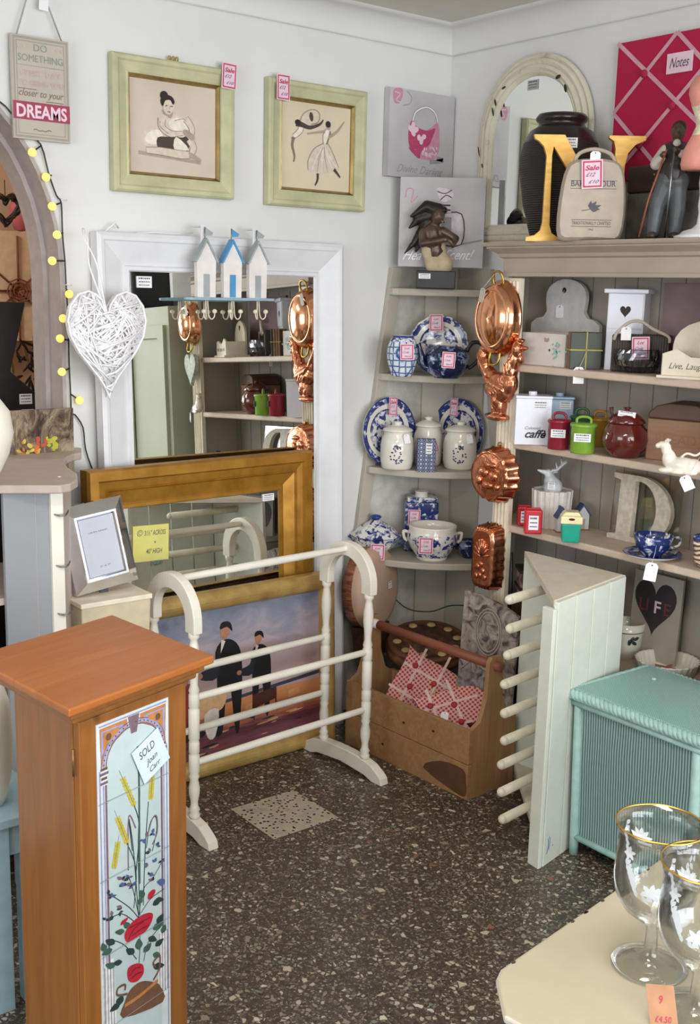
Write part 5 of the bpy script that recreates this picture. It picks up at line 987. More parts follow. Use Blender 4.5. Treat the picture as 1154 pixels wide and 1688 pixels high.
# helper: box-like item on the right wall side given px of front-left, front-right at plane x
def yz(px,py,x): v=at(px,py,'x',x); return v.y,v.z
# ---- arched mirror
y0,_=yz(785,300,2.955); y1,_=yz(968,300,2.955); w=y0-y1; _,zt=yz(880,88,2.955); zb=1.768; h=zt-zb
r=thing('arched_mirror','cream distressed arched mirror standing on the dresser cornice','mirror',(2.972,(y0+y1)/2,zb),RW,0)
def archpts(w,h,n=20,ins=0): 
    a=w/2-ins; hh=h-ins; return [(-a,ins)]+[(-a*math.cos(PI*i/n),h-w/2*1.0-0+ (a+0)*math.sin(PI*i/n)) for i in range(n+1)]+[(a,ins)]
g=G(); T_=NT('distressed_cream'); _n=T_.noise(12,detail=6,rough=.7); m_dc=T_.fin(T_.ramp(_n,(.33,'b8ae96'),(.42,'d0c9b4'),(.7,'d9d3c0')),.5)
steps=[(0,-.0),(0,-.012),(.008,-.016),(.016,-.012),(.018,-.020),(.026,-.024),(.036,-.019),(.038,-.026),(.048,-.029),(.058,-.022),(.062,-.024),(.072,-.014),(.074,-.008)]
vs=[];fs=[];n0=None
for ins,y in steps:
    P_=archpts(w,h,24,ins); n0=len(P_); vs+=[(a,y,b) for a,b in P_]
for i in range(len(steps)-1):
    for j in range(n0): fs.append((i*n0+j,(i+1)*n0+j,(i+1)*n0+(j+1)%n0,i*n0+(j+1)%n0))
g.add(vs,fs,m_dc); 
for x_,z_,a,b in ((-.178,.46,.004,.016),(-.168,.49,.004,.013),(-.13,.535,.010,.004),(.12,.54,.012,.006),(.155,.50,.006,.014),(-.24,.33,.003,.02),(-.235,.10,.004,.007),(-.22,.28,.003,.008)): g.ell(x_,z_,a,b,-.031,m_dark,.3)
g.build('frame',r)
g=G(); P_=archpts(w,h,24,.072); g.prism(P_,-.010,-.004,m_mirror); g.build('mirror_glass',r); sticker(r,-.01,h-.10,-.0115,.05,.032,m=P('grey_label','a9abab'))
# ---- vase
c=at(915,398,'x',2.835); s=mpp(c); w=65*s; h=(398-199)*s*1.02; r=thing('ribbed_vase','large dark ribbed vase behind the gold letter N','vase',(c.x,c.y,ZT),0)
g=G(); T_=NT('ribbed_black_ceramic'); T_.bump(T_.wave(46,dir='Z'),.7,.003); m_rv=T_.fin('2a2321',.45)
g.lathe([(0,0),(w*.60,0),(w*.64,h*.05),(w*.86,h*.3),(w*1.0,h*.58),(w*.99,h*.68),(w*.92,h*.78)],m_rv,40); g.lathe([(w*.92,h*.78),(w*.78,h*.87),(w*.60,h*.905),(w*.56,h*.93),(w*.62,h*.945),(w*.65,h*.965),(w*.62,h*.985),(w*.58,h),(w*.50,h*.98),(w*.5,h*.9),(0,h*.85)],P('black_glazed_ceramic','241c1b',.22),40); g.build('body',r); sticker(r,-.075,h*.75,-w*.83,.045,.03,rz=-.75)
# ---- letter N
c=at(958,398,'x',2.775); s=mpp(c); h=170*s; w=186*s; T_=NT('brushed_gold_leaf'); m_gl=T_.fin(T_.ramp(T_.noise(20,T_.map((1,1,3)),4),(.3,'d29c44'),(.7,'ecbf6a')),.42,.35); rz=face(c,8)
r=thing('letter','freestanding gold serif letter N on the dresser top','letter',(c.x+.005,c.y+.004,ZT),rz); q=lambda a,b:((a-958)*s,(398-b)*s*1.0)
g=G(); pts=[q(*a) for a in ((871,229),(921,229),(1003,362),(1003,250),(1000,238),(992,229+4),(992,229),(1051,229),(1051,236),(1035,243),(1024,256),(1020,275),(1020,398),(1008,398),(904,248),(902,262),(904,372),(908,384),(920,392),(925,398),(866,398),(866,391),(880,388),(889,380),(892,368),(893,262),(888,248),(880,240),(873,236))]
g.prism(pts,-.012,.012,m_gl); g.build('letter_body',r,.001)
# ---- flour bag doorstop
c=at(972,398,'x',2.69); s=mpp(c); w=108*s; h=130*s; r=thing('fabric_doorstop','natural canvas flour-bag doorstop with leaf print and sale tag','doorstop',(c.x+.015,c.y+.015,ZT),face(c,4))
g=G(); out=[(-.47,.03),(-.5,.3),(-.46,.68),(-.40,.88),(-.30,.97),(0,1.0),(.30,.97),(.42,.88),(.48,.65),(.50,.3),(.45,.03),(.3,0),(0,.01),(-.3,0)]; op=spl([(a*w,b*h) for a,b in out],2,True); N_=len(op)
lay=[(.93,-.036),(1.0,-.022),(1.02,0),(1.0,.030),(.93,.045)]; vs=[]
for k,y in lay: vs+=[(x*k,y,h/2+(z-h/2)*k) for x,z in op]
fs=[(i*N_+j,i*N_+(j+1)%N_,(i+1)*N_+(j+1)%N_,(i+1)*N_+j) for i in range(4) for j in range(N_)]
g.add(vs,fs,m_fab,True); g.add([(x,y,z) for x,y,z in vs[:N_]],[tuple(range(N_))],m_fab); g.add([(x,y,z) for x,y,z in vs[-N_:]],[tuple(range(N_))[::-1]],m_fab)
Y=-.0368; g.text('BAKE FLOUR' if 0 else 'BAKER FLOUR',0,h*.655,.016,Y,m_ink,.01,width=w*.66)
for z_ in (.72,.625,.245,.165): g.rect(-w*.34 if z_>.3 else -w*.3,w*.34 if z_>.3 else w*.3,h*z_,h*z_+.0016,Y,m_ink)
g.text('TRADITIONALLY CRAFTED',0,h*.19,.010,Y,m_ink,0,width=w*.58); g.text('1963',0,h*.12,.006,Y,m_ink)
for a,L in ((.35,.035),(.9,.030),(1.5,.024),(.0,.03),(-.3,.02)): 
    x_,z_=-.006,h*.38; g.flat([(x_,z_),(x_+L*.4*math.cos(a)-.007*math.sin(a),z_+L*.4*math.sin(a)+.007*math.cos(a)),(x_+L*math.cos(a),z_+L*math.sin(a)),(x_+L*.6*math.cos(a)+.005*math.sin(a),z_+L*.6*math.sin(a)-.005*math.cos(a))],Y-.0002,m_ink)
g.stroke([(-.03,h*.36),(-.015,h*.37),(.0,h*.39)],.002,Y,m_ink); g.build('filled_bag',r)
g=G(); g.tube(spl([(-w*.30,0,h*.95),(-w*.22,-.0,h*1.07),(0,0,h*1.12),(w*.24,0,h*1.06),(w*.33,0,h*.93)],4),.006,m_fab,8); g.build('handle',r); sale_tag(r,-.006,h*.80,-.045,.062,.082,.06); swing_tag(r,.0,h*1.0,-.042,.03,.035)
# ---- dark trunk
y0,_=yz(1030,380,2.84); y1=y0-.30; r=thing('small_trunk','dark leather and hide small trunk behind the standing man figurine','trunk',(2.90,(y0+y1)/2,ZT),RW); w=y0-y1
g=G(); T_=NT('aged_hide'); m_hd=T_.fin(T_.ramp(T_.noise(14,detail=5),(.3,'2c2623'),(.7,'6a625c')),.6); m_lea=P('dark_leather','2e1c17',.45,var=.15); g.box(-w/2,w/2,-.06,.05,0,.145,m_hd); g.build('body',r,.004); g=G(); g.box(-w/2-.003,w/2+.003,-.064,.053,.145,.225,m_lea); g.build('lid',r,.008,3); g=G()
for x_ in (-.05,.03): g.ellipsoid((x_,-.066,.17),(.004,.003,.004),m_brass,n=8,k=5); g.ellipsoid((x_,-.066,.195),(.004,.003,.004),m_brass,n=8,k=5)
g.build('studs',r)
# ---- man figurine
c=at(1100,388,'x',2.765); s=mpp(c); r=thing('man_figurine','bronze-toned figurine of a man in waistcoat holding two canes','figurine',(c.x,c.y,ZT),face(c)); m_tr=P('slate_trousers','4c4f52',.45,var=.15); m_ws=P('ivory_sleeves','b5aea4',.5); m_vest=P('dark_waistcoat','2a211e',.4); m_fsk=P('bronze_skin','4a3a30',.35,.2)
k=s*1.0
def V(px,py,y=0): return ((px-1100)*k,y,(388-py)*k*1.02)
g=G(); L=g.limb; L(V(1103,300),V(1104,272),.030,.034,m_fsk); L(V(1104,262),V(1104,250),.036,.032,m_fsk); L(V(1104,245),V(1105,236),.012,.012,m_fsk); g.ellipsoid(V(1105,222,-.003),(.0185,.021,.026),m_fsk); g.ellipsoid(V(1105,219,-.025),(.004,.006,.006),m_fsk)
g.ellipsoid(V(1095,220),(.004,.006,.008),m_fsk); g.ellipsoid(V(1115,220),(.004,.006,.008),m_fsk)
L(V(1092,300),V(1080,335),.026,.020,m_fsk); L(V(1080,335),V(1077,376,.0),.020,.014,m_fsk); L(V(1110,300),V(1113,340),.026,.020,m_fsk); L(V(1113,340),V(1110,376),.020,.014,m_fsk); g.ellipsoid(V(1076,382,-.015),(.016,.030,.012),m_fsk); g.ellipsoid(V(1110,382,-.015),(.016,.030,.012),m_fsk)
L(V(1088,250),V(1076,268,-.01),.014,.013,m_fsk); L(V(1076,268,-.01),V(1084,258,-.035),.012,.009,m_fsk); L(V(1120,250),V(1128,262,-.01),.014,.013,m_fsk); L(V(1128,262,-.01),V(1104,252,-.040),.012,.009,m_fsk)
g.ellipsoid(V(1085,257,-.04),(.009,.008,.010),m_fsk); g.ellipsoid(V(1102,251,-.044),(.010,.008,.009),m_fsk); g.build('body',r,remesh=.0035)
g=G(); L=g.limb; L(V(1092,298),V(1080,335),.029,.023,m_tr); L(V(1080,335),V(1077,378),.023,.019,m_tr); L(V(1110,298),V(1113,340),.029,.023,m_tr); L(V(1113,340),V(1110,378),.023,.019,m_tr); L(V(1094,296),V(1110,296),.033,.033,m_tr); g.build('trousers',r,remesh=.004)
g=G(); L=g.limb; L(V(1102,292),V(1103,276),.035,.038,m_vest); L(V(1103,272),V(1104,252),.040,.036,m_vest); L(V(1092,246),V(1116,246),.018,.018,m_vest); g.build('waistcoat',r,remesh=.004)
g=G(); L=g.limb; L(V(1087,249),V(1074,270,-.01),.018,.018,m_ws); L(V(1074,270,-.01),V(1082,262,-.028),.017,.012,m_ws); L(V(1121,249),V(1130,263,-.01),.018,.019,m_ws); L(V(1130,263,-.01),V(1112,256,-.033),.017,.012,m_ws); g.ellipsoid(V(1104,240,-.022),(.012,.012,.014),m_ws); g.build('shirt_sleeves',r,remesh=.0035)
g=G(); g.ellipsoid(V(1106,213,.012),(.020,.022,.020),m_dark); g.build('hair',r)
g=G(); g.tube([V(1089,250,-.046),V(1066,325,-.03),V(1055,384,-.02)],.0028,m_trugh,6); g.build('cane',r,label='wooden cane in the hand'); g=G(); g.tube([V(1101,248,-.052),V(1099,300,-.05),V(1096,385,-.04)],.0022,m_steel,6); g.build('cane',r,label='silver cane in the hand')
# ---- dress form jewellery stand
c=at(1158,385,'x',2.745); s=mpp(c); r=thing('dress_form_stand','small pink dress form on a white turned stand at right edge','ornament',(c.x,c.y,ZT),face(c)); 
g=G(); g.lathe([(0,0),(.075,0),(.078,.006),(.062,.012),(.055,.020),(.030,.028),(.018,.04),(.015,.07),(.018,.09),(.016,.12),(.020,.15),(.018,.19),(0,.2)],m_whitew,28); g.build('turned_base',r)
g=G(); g.lathe([(0,.185),(.070,.185),(.074,.20),(.070,.235),(.050,.275),(.040,.30),(.042,.32),(.055,.35),(.066,.385),(.064,.41),(.050,.43),(.022,.445),(.018,.46),(.019,.48),(0,.485)],[m_pinkf]*4+[P('cream_lace','d8cdb0',.8,var=.12,sc=60)]*3+[m_pinkf]*3+[m_fab]*4,36,sx=1,sy=.72); g.build('torso',r)
# ---- magenta memo board
y0,zt=yz(1021,72,2.962); zb=yz(1012,300,2.962)[1]; y1=y0-.42; w=.42; h=zt-zb; r=thing('memo_board','magenta polka-dot ribbon memo board with a Notes card, high on right wall','memo board',(2.975,(y0+y1)/2,zb),RW)
g=G(); g.box(-w/2,w/2,-.018,0,0,h,m_polka); g.build('padded_board',r,.004); g=G(); Y=-.0195; m_rb=P('dusty_pink_ribbon','cf98a8',.8)
hx=w/4*1.15; hz_=h/4
def lc(x): return -w/2+x
cx_=[0,.112,.224,.336]
for i_,(a,b) in enumerate((((0,h),(.42,.07)),((0,h/2),(.224,h)),((0,h/2),(.224,0)),((0,0),(.42,h*.94)),((.224,h),(.42,h*.56)),((.224,0),(.42,h*.44)))): g.stroke([(lc(a[0]),a[1]),(lc(b[0]),b[1])],.013,Y-i_*.0004,m_rb,False)
g.build('ribbons',r); g=G()
for a,b in ((.112,h*.75),(.112,h*.25),(.224,h/2),(.336,h*.75),(.336,h*.25)): g.ellipsoid((lc(a),-.022,b),(.013,.007,.013),P('magenta_button','a81c48',.8),n=12,k=6)
g.build('buttons',r); g=G(); g.box(lc(.195),lc(.195)+.092,-.0225,-.0195,h*.72,h*.72+.058,m_pinkc); g.text('Notes',lc(.241),h*.72+.016,.030,-.0230,m_ink,.0,.4,width=.07); g.build('notes_card',r)
# ---------------------------------------------------------------- top shelf
def bx(name,label,cat,pxl,pxr,pyt,x,z,depth,m,bev=.003,off=None,grp=None):
    """box with its front face seen between pxl and pxr at plane x"""
    y0,_=yz(pxl,600,x); y1,_=yz(pxr,600,x); zt=yz((pxl+pxr)/2,pyt,x)[1]; w=y0-y1; h=zt-z
    return thing(name,label,cat,(x,(y0+y1)/2,z),RW if off is None else off,0,grp),w,h
z=Z1
r,w,h=bx('shaped_board','white arched wooden board with a hook hole, behind the butterfly box','board',872,984,460,2.905,z,.02,m_cream)
g=G(); m_wb=P('whitewashed_board','ccc8c6',.6,var=.05); cz=h*.80; rr=w*.29; pts=[(-w/2,0),(w/2,0),(w/2,h*.47),(w*.42,h*.53),(w*.32,h*.55),(w*.27,h*.62),(w*.29,h*.75)]+[(rr*math.cos(a),h*.80+(h*.2)*math.sin(a)) for a in [PI*i/12 for i in range(13)]]+[(-w*.29,h*.75),(-w*.27,h*.62),(-w*.32,h*.55),(-w*.42,h*.53),(-w/2,h*.47)]
g.prism(pts,0,.015,m_wb); g.ell(-.008,h*.87,.009,.009,-.0006,m_dark); g.build('board',r); swing_tag(r,-.02,h*.62,-.004,.034,.042,.05,string=(-.008,-.002,h*.87))
r,w,h=bx('painted_box','white painted wooden box with butterfly and turquoise flowers, left of coasters','box',858,930,549,2.755,z,.12,m_cream); 
g=G(); m_wp=P('distressed_white_wood','d8cfca',.6,var=.05,sc=14); g.box(-w/2,w/2,0,.012,0,h,m_wp); g.box(-w/2,w/2,.128,.14,0,h,m_wp); g.box(-w/2,-w/2+.012,.012,.128,0,h,m_wp); g.box(w/2-.012,w/2,.012,.128,0,h,m_wp); g.box(-w/2,w/2,.012,.128,0,.012,m_wp); g.build('box',r,.002)
g=G(); mt_=P('turquoise_motif','8fc0bc',.7); rn=random.Random(9)
for i in range(34): g.ell(w*.30+rn.gauss(0,.012),h*.5+rn.gauss(0,.022),.005,.004,-.0005,mt_ if i%4 else m_greyl,rn.random()*3,7)
for k in (-1,1): g.ell(w*.08+k*.005,h*.80,.006,.008,-.0005,m_greyd,-k*.6,8)
g.build('painted_flowers',r)
c=at(961,609,'x',2.755); r=thing('coaster_set','stack of dark green square coasters tied with yellow string','coasters',(c.x+.01,c.y,z),face(c,14)); w=.100
g=G(); mg=P('dark_green_coaster','2e3524',.45); mc_=P('cork_edge','8d6b54',.8)
for i in range(4): g.box(-w/2,w/2,i*.011,i*.011+.009,0,w*1.15,mg if i==0 else mc_)
g.build('coasters',r,.002); g=G(); my=P('yellow_raffia','b5a555',.7); g.box(-.002,.002,-.002,.046,-.0,w*1.15+.002,my); g.box(-w/2-.002,w/2+.002,-.002,.046,w*.58,w*.58+.004,my); g.build('string',r); swing_tag(r,-.022,-.018,-.012,.034,.052,.0,string=(0,-.003,w*.58))
c=at(1022,600,'x',2.84); s=mpp(c); r=thing('drawer_cabinet','small white drawer cabinet with heart cut-outs','drawer cabinet',(c.x+.01,c.y,z),face(c,-14)); w=60*s; zt=at(1029,476,'x',2.84).z; h=zt-z
g=G(); g.box(-w/2,w/2,0,.10,0,h-.012,m_enw); g.build('body',r,.001); g=G(); g.box(-w/2-.012,w/2+.012,-.012,.105,h-.014,h,m_enw); g.build('top',r,.003)
for i in range(2):
    z0=h*.50-i*h*.47; g=G(); g.box(-w/2+.003,w/2-.003,-.004,0,z0+.003,z0+h*.44,m_enw); d_=g.build('drawer',r,.001); g=G(); g.flat(heart(.034,.036,20,0,z0+h*.22),-.0046,m_dark); g.build('heart_cutout',d_)
c=at(1046,612,'x',2.80); s=mpp(c); r=thing('dark_basket','dark rectangular basket with rope handle behind the crystal bowl','basket',(c.x+.02,c.y,z),face(c,-6)); w=94*s; h=.115
g=G(); m_db=weave('dark_weave','1c1513','4a3a34',40,60); g.box(-w/2,w/2,0,.09,0,h,m_db); g.build('basket',r,.006); g=G(); g.tube(spl([(-w*.46,-.004,h*.85),(-w*.40,-.012,h*1.06),(-w*.20,-.014,h*1.32),(0,-.014,h*1.34),(w*.2,-.012,h*1.16),(w*.46,-.008,h*.98),(w*.49,-.004,h*.82)],4),.005,m_fab,8); g.build('rope_handle',r); swing_tag(r,-w*.25,h*1.02,-.018,.030,.040,.02,string=(-w*.2,-.014,h*1.3))
p,w,h=potspot(1009,1086,618,581,z); c=at(1047,614,'x',2.765); s=mpp(c); w=38*s; h=.072; r=thing('crystal_bowl','cut crystal bowl with a pink price tag on the top dresser shelf','bowl',(c.x+.05,c.y+.035,z),face(c))
g=G(); g.lathe([(0,0),(w*.6,0),(w*.9,h*.25),(w*1.0,h*.55),(w*.95,h*.85),(w*.88,h),(w*.84,h*.97),(w*.9,h*.8),(w*.93,h*.55),(w*.82,h*.3),(0,h*.12)],m_crys,36,fl=lambda a,i:(.035*math.cos(a*18+i*1.6) if 0<i<6 else 0),smooth=False); g.build('bowl',r); sale_tag(r,.008,h*1.05,-w*.3,.052,.068,.05,1)
c=at(1135,610,'x',2.74); s=mpp(c); r=thing('letter_rack','cream wooden letter rack lettered Live Laugh Love, at right edge','letter rack',(c.x+.01,c.y-.02,z),face(c,-16)); w=.20; h=.078
g=G(); g.box(-w/2-.012,w/2+.012,-.01,.11,0,.008,m_cream2); g.prism([(-w/2,.008),(w/2,.008),(w/2,.07),(w*.3,.075),(w*.12,.062),(-.02,.062),(-w*.30,.085),(-w/2,.07)],0,.008,m_cream2); g.text('Live, Laugh, Love',0,.028,.018,-.0006,m_ink,0,.4,width=w*.8); g.build('front',r,.001)
g=G(); g.prism([(-w/2,.008),(w/2,.008),(w/2,.09)]+[(w*.5*math.cos(a),.09+.075*math.sin(a)) for a in [PI*i/10 for i in range(1,10)]]+[(-w/2,.09)],.09,.10,m_cream2); g.flat(heart(.03,.03,18,0,.13),.0895,m_dark); g.build('back',r,.001); g=G()
for k in (-1,1): g.T=Matrix.Identity(4); g.box(k*w/2-.004,k*w/2+.004,.008,.09,.008,.07,m_cream2)
g.build('ends',r)
y0,_=yz(1092,500,2.93); r=thing('lilac_print','dusky lilac print board leaning at the back of the top shelf, right edge','picture',(2.935,y0-.15,z),RW,-.02); g=G(); m_li=P('dusky_lilac','8f7a7c',.8,var=.08,sc=8); g.box(-.15,.15,-.006,.002,0,.27,m_li)
for i in range(5): g.rect(-.02-i*.003,.08,.10-i*.014,.106-i*.014,-.0065,P('dusky_lilac_dark','705a5e',.8))
g.flat(spl([(-.01,.17),(.03,.20),(.09,.21),(.06,.17),(.0,.15)],3,True),-.0065,P('dusky_lilac_dark','705a5e',.8)); g.build('board',r)
# ---------------------------------------------------------------- second shelf
z=Z2
def tin(px0,px1,pyb,pyt,m,label,dx,word):
    p,w,h=stand(px0,px1,pyb,pyt,'z',z) if dx==0 else (None,0,0)
    if dx: c=at((px0+px1)/2,700,'x',dx); s=mpp(c); w=(px1-px0)*s; h=at(px0,pyt,'x',dx).z-z; p=c
    r=thing('enamel_tin',label,'tin',(p.x,p.y,z),face(p,8),0,'enamel kitchen tins'); d=w*.75
    g=G(); g.box(-w/2,w/2,0,d,0,h*.90,m); 
    if word: g.text('caffè',w*.08,h*.14,.026,-.0006,m_black,.03,.4,width=w*.60); g.text('Coloniali',0,h*.30,.010,-.0006,m_ink,0,.3,width=w*.45)
    g.build('body',r,.005,3); g=G(); g.box(-w/2-.002,w/2+.002,-.002,d+.002,h*.905,h*.955,m); g.lathe([(0,h*.95),(.014,h*.95),(.014,h*1.02),(.012,h*1.03),(0,h*1.03)],m,20,(0,d/2,0)); g.build('lid',r,.002)
    sticker(r,w*.18,h*.78,-.001,w*.42,h*.16)
tin(848,906,733,650,m_enw,'white enamel tin lettered caffè at left of the second shelf',0,True)
tin(900,944,733,648,m_enb,'powder blue enamel tin behind the red canister',2.86,False)
def cann(px0,px1,pyb,pyt,m,label,push=0,stk=True):
    p,w,h=potspot(px0,px1,pyb,pyt,z,push); w*=.5; r=thing('handled_canister',label,'canister',p,face(p),0,'coloured enamel canisters')
    g=G(); hb=h*.74; g.lathe([(0,0),(w*.86,0),(w*.9,.004),(w*.9,hb*.95),(w*.95,hb)],m,32); g.build('body',r); g=G(); g.lathe([(w*.97,hb),(w*1.0,hb+.002),(w*.98,hb+.008),(w*.9,hb+.010),(0,hb+.012)],m,32); lid=g.build('lid',r)
    g=G(); g.tube(spl([(-w*.5,0,hb+.008),(-w*.5,0,hb+.022),(-w*.25,0,h),(w*.25,0,h),(w*.5,0,hb+.022),(w*.5,0,hb+.008)],4),.0045,m,8); g.build('handle',lid)
    if stk: sticker(r,-w*.05,hb*.62,-w*.93,w*1.2,.026)
cann(900,939,742,683,m_wine,'wine-red enamel canister beside the white tin',.0)
cann(937,982,749,690,m_green,'bright green enamel canister right of the red one',.0)
cann(936,976,742,680,P('dark_green_enamel','35603c',.25),'dark green enamel canister hidden behind the bright green one',.08,False)
cann(968,1004,742,684,P('ochre_enamel','a87a2a',.25),'ochre enamel canister behind the brown pot',.07,False)
p,w,h=potspot(988,1068,758,676,z,-.0); w*=.48; r=thing('brown_pot','round chestnut-brown lidded pot with ladle on second shelf','pot',p,face(p))
g=G(); g.lathe([(0,0),(w*.55,0),(w*.6,.004),(w*.9,h*.18),(w,h*.36),(w*.94,h*.54),(w*.72,h*.68),(w*.70,h*.72)],m_brown,40); g.build('pot',r); g=G(); g.lathe([(w*.80,h*.70),(w*.82,h*.72),(w*.62,h*.84),(w*.3,h*.92),(w*.1,h*.94),(w*.10,h*.97),(w*.18,h*.99),(w*.14,h*1.01),(0,h*1.01)],m_brown,40); g.build('lid',r)
g=G(); g.tube(spl([(w*.9,0,h*.55),(w*1.25,0,h*.6),(w*1.3,0,h*.38),(w*.98,0,h*.25)],4),.006,m_brown,8); g.build('handle',r); g=G(); g.tube([(-w*.5,-.01,h*.72),(-w*.62,-.01,h*.88),(-w*.66,-.01,h*1.0)],[.004,.004,.007],m_dkwood,8); g.build('ladle_handle',r); sticker(r,.0,h*.89,-w*.50,.052,.018,rx=-.5,rot=-.1,lines=2)
for a,b in ((.0,.42),(.02,.38),(-.015,.36),(.01,.46)): pass
c=at(1068,758,'z',z); r=thing('bread_bin','worn brown wooden bread bin with domed lid, right end of second shelf','bread bin',(c.x+.035,c.y-.08,z),RW+.30)
g=G(); w,h=.20,.125; g.box(-w/2,w/2,0,.13,0,h,m_bread)
g.text('BREAD',-.01,h*.42,.030,-.0008,P('scorched_lettering','8a6248',.7),.0,0,width=w*.62); g.build('body',r,.003)
g=G(); pr=[(-w/2,h),(w/2,h),(w/2,h+.018),(w*.38,h+.04),(w*.2,h+.050),(-w*.2,h+.050),(-w*.38,h+.04),(-w/2,h+.018)]; g.prism(pr,0,.13,P('smoky_brown_wood','55382c',.45,var=.2,sc=8)); g.build('domed_lid',r,.006,3)
p,w,h=stand(1083,1152,783,726,'z',z); r=thing('cow_creamer','white china cow cream jug with swing tag lying on the second shelf','cream jug',(p.x+.02,p.y+.01,z),face(p,-12)); m_cow=P('ivory_glaze','e6dccd',.12)
g=G(); k=w/.13*1.0; E_=lambda c_,r_:g.ellipsoid(tuple(a*k for a in c_),tuple(a*k for a in r_),m_cow); E_((.008,.0,.028),(.056,.026,.026)); E_((.04,0,.026),(.03,.027,.026)); E_((-.035,0,.045),(.022,.02,.03)); E_((-.046,0,.075),(.016,.015,.022)); E_((-.056,-.004,.088),(.017,.012,.012)); E_((-.071,-.006,.084),(.009,.010,.009)); E_((-.046,-.012,.102),(.005,.010,.005)); E_((-.040,.012,.102),(.005,.010,.005)); E_((-.044,0,.104),(.007,.005,.006)); E_((-.04,-.018,.010),(.025,.008,.009)); E_((.035,-.02,.010),(.026,.010,.010)); E_((.0,-.018,.008),(.03,.010,.008)); g.build('cow_body',r,remesh=.003)
g=G(); g.tube(spl([(.0,0,.05*k),(.018*k,0,.066*k),(.045*k,0,.062*k),(.062*k,0,.072*k),(.066*k,0,.045*k)],4),.0035,m_cow,8); g.build('tail_handle',r); swing_tag(r,.030,-.018,-.036,.032,.042,.5,string=(.06*k,-.01,.06*k))
# ---------------------------------------------------------------- third shelf
z=Z3
p,w,h=potspot(873,941,874,811,z,.0); w*=.47; m_rp=P('white_ribbed_ceramic','d8d2cc',.4); r=thing('ribbed_planter','white ribbed pot supporting the deer figurine','planter',p,face(p)); g=G(); g.lathe([(0,0),(w*.85,0),(w*.9,.004),(w,h),(w*.93,h),(w*.9,h*.96),(0,h*.94)],m_rp,96,fl=lambda a,i:(.05 if math.cos(a*14)>0 else -.03) if 1<=i<=3 else 0,smooth=False); g.build('pot',r); hp_=h
s=mpp(p); m_deer=P('pale_grey_deer_glaze','c6cbce',.3); r=thing('deer_head_figurine','pale grey deer head figurine on top of the ribbed pot','figurine',(p.x,p.y,z+hp_*.955),face(p))
def V(px,py,y=0): return ((px-912)*s,y,(812-py)*s*1.0)
g=G(); g.limb(V(912,806),V(908,796),.034,.024,m_deer); g.limb(V(908,798),V(904,783),.022,.014,m_deer); g.limb(V(904,783),V(893,780,-.01),.012,.007,m_deer); g.limb(V(893,780,-.01),V(887,778,-.014),.007,.004,m_deer); g.ellipsoid(V(914,781,.006),(.012,.004,.005),m_deer)
g.build('deer_bust',r,remesh=.003); g=G()
for y in (-.008,.010):
    g.tube([V(906,782,y),V(910,778,y),V(918,776,y*1.5),V(925,768,y*2),V(932,762,y*2.4)],[.0045,.004,.0045,.004,.0025],m_deer,8); g.tube([V(918,776,y*1.5),V(915,766,y*1.6)],[.004,.002],m_deer,8); g.tube([V(925,769,y*2),V(923,760,y*2.2)],[.0035,.002],m_deer,8)
g.build('antlers',r); g=G()
sticker(r,-.005,.022,-.036,.024,.022)
for l,rr,yb,yt,lab,pu in ((853,874,868,833,'small red tin with white label, the rear one of two',.02),(864,893,881,838,'small red tin with white label, the front one of two',0)):
    p,w,h=stand(l,rr,yb,yt,'z',z); r=thing('red_tin',lab,'tin',(p.x,p.y,z),face(p,8),0,'pair of small red tins'); g=G(); g.box(-w/2,w/2,0,.03,0,h*.94,m_redp); g.build('tin_body',r,.006,3); g=G(); g.box(-w*.42,w*.42,.004,.026,h*.94,h,m_redp); g.build('lid',r,.003); sticker(r,0,h*.45,-.001,w*.55,h*.55)
for l,rr,yb,yt,lab,x_ in ((913,936,880,838,'tiny beach hut ornament half hidden by the teal bin',2.80),(944,974,876,833,'tiny white beach hut ornament with blue roof, right of the teal bin',2.80)):
    p=at((l+rr)/2,yb,'z',z); s=mpp(p); w=(rr-l)*s*.8; h=(yb-yt)*s; r=thing('beach_hut_ornament',lab,'ornament',(p.x+.015,p.y+.01,z),face(p,18),0,'beach hut ornaments'); g=G(); mh=P('hut_grey_white','c5c6c8',.5); g.prism([(-w*.42,0),(w*.42,0),(w*.42,h*.62),(0,h*.95),(-w*.42,h*.62)],0,.035,mh); g.rect(-w*.15,w*.15,.004,h*.45,-.0005,m_greyd); g.box(-w*.46,w*.46,-.004,.038,0,.004,m_trugh); g.build('hut',r)
    g=G(); mb_=P('navy_roof','31446e',.5)
    for k in (-1,1): g.prism([(k*w*.52,h*.56),(0,h*.97),(0,h*1.03),(k*w*.55,h*.61)],-.005,.04,mb_)
    g.build('roof',r)
p,w,h=stand(921,958,895,843,'z',z); r=thing('mini_bin','small teal swing-top bin with butter-cream lid','bin',(p.x+.002,p.y,z),face(p,4)); g=G(); w2=w*.42; g.add([(-w2*.9,0,0),(w2*.9,0,0),(w2*.9,.042,0),(-w2*.9,.042,0),(-w2,-.004,h*.60),(w2,-.004,h*.60),(w2,.046,h*.6),(-w2,.046,h*.6)],[(0,3,2,1),(4,5,6,7),(0,1,5,4),(1,2,6,5),(2,3,7,6),(3,0,4,7)],m_teal); g.build('bin',r,.004,3)
g=G(); g.box(-w2*1.15,w2*1.15,-.007,.049,h*.60,h*.85,m_butter); g.prism([(-w2*1.05,h*.85),(w2*1.05,h*.85),(w2*.7,h*.98),(-w2*.7,h*.98)],-.004,.046,m_butter); g.ell(.0,h*.76,.010,.004,-.0075,m_brown); g.build('swing_lid',r,.004,3)
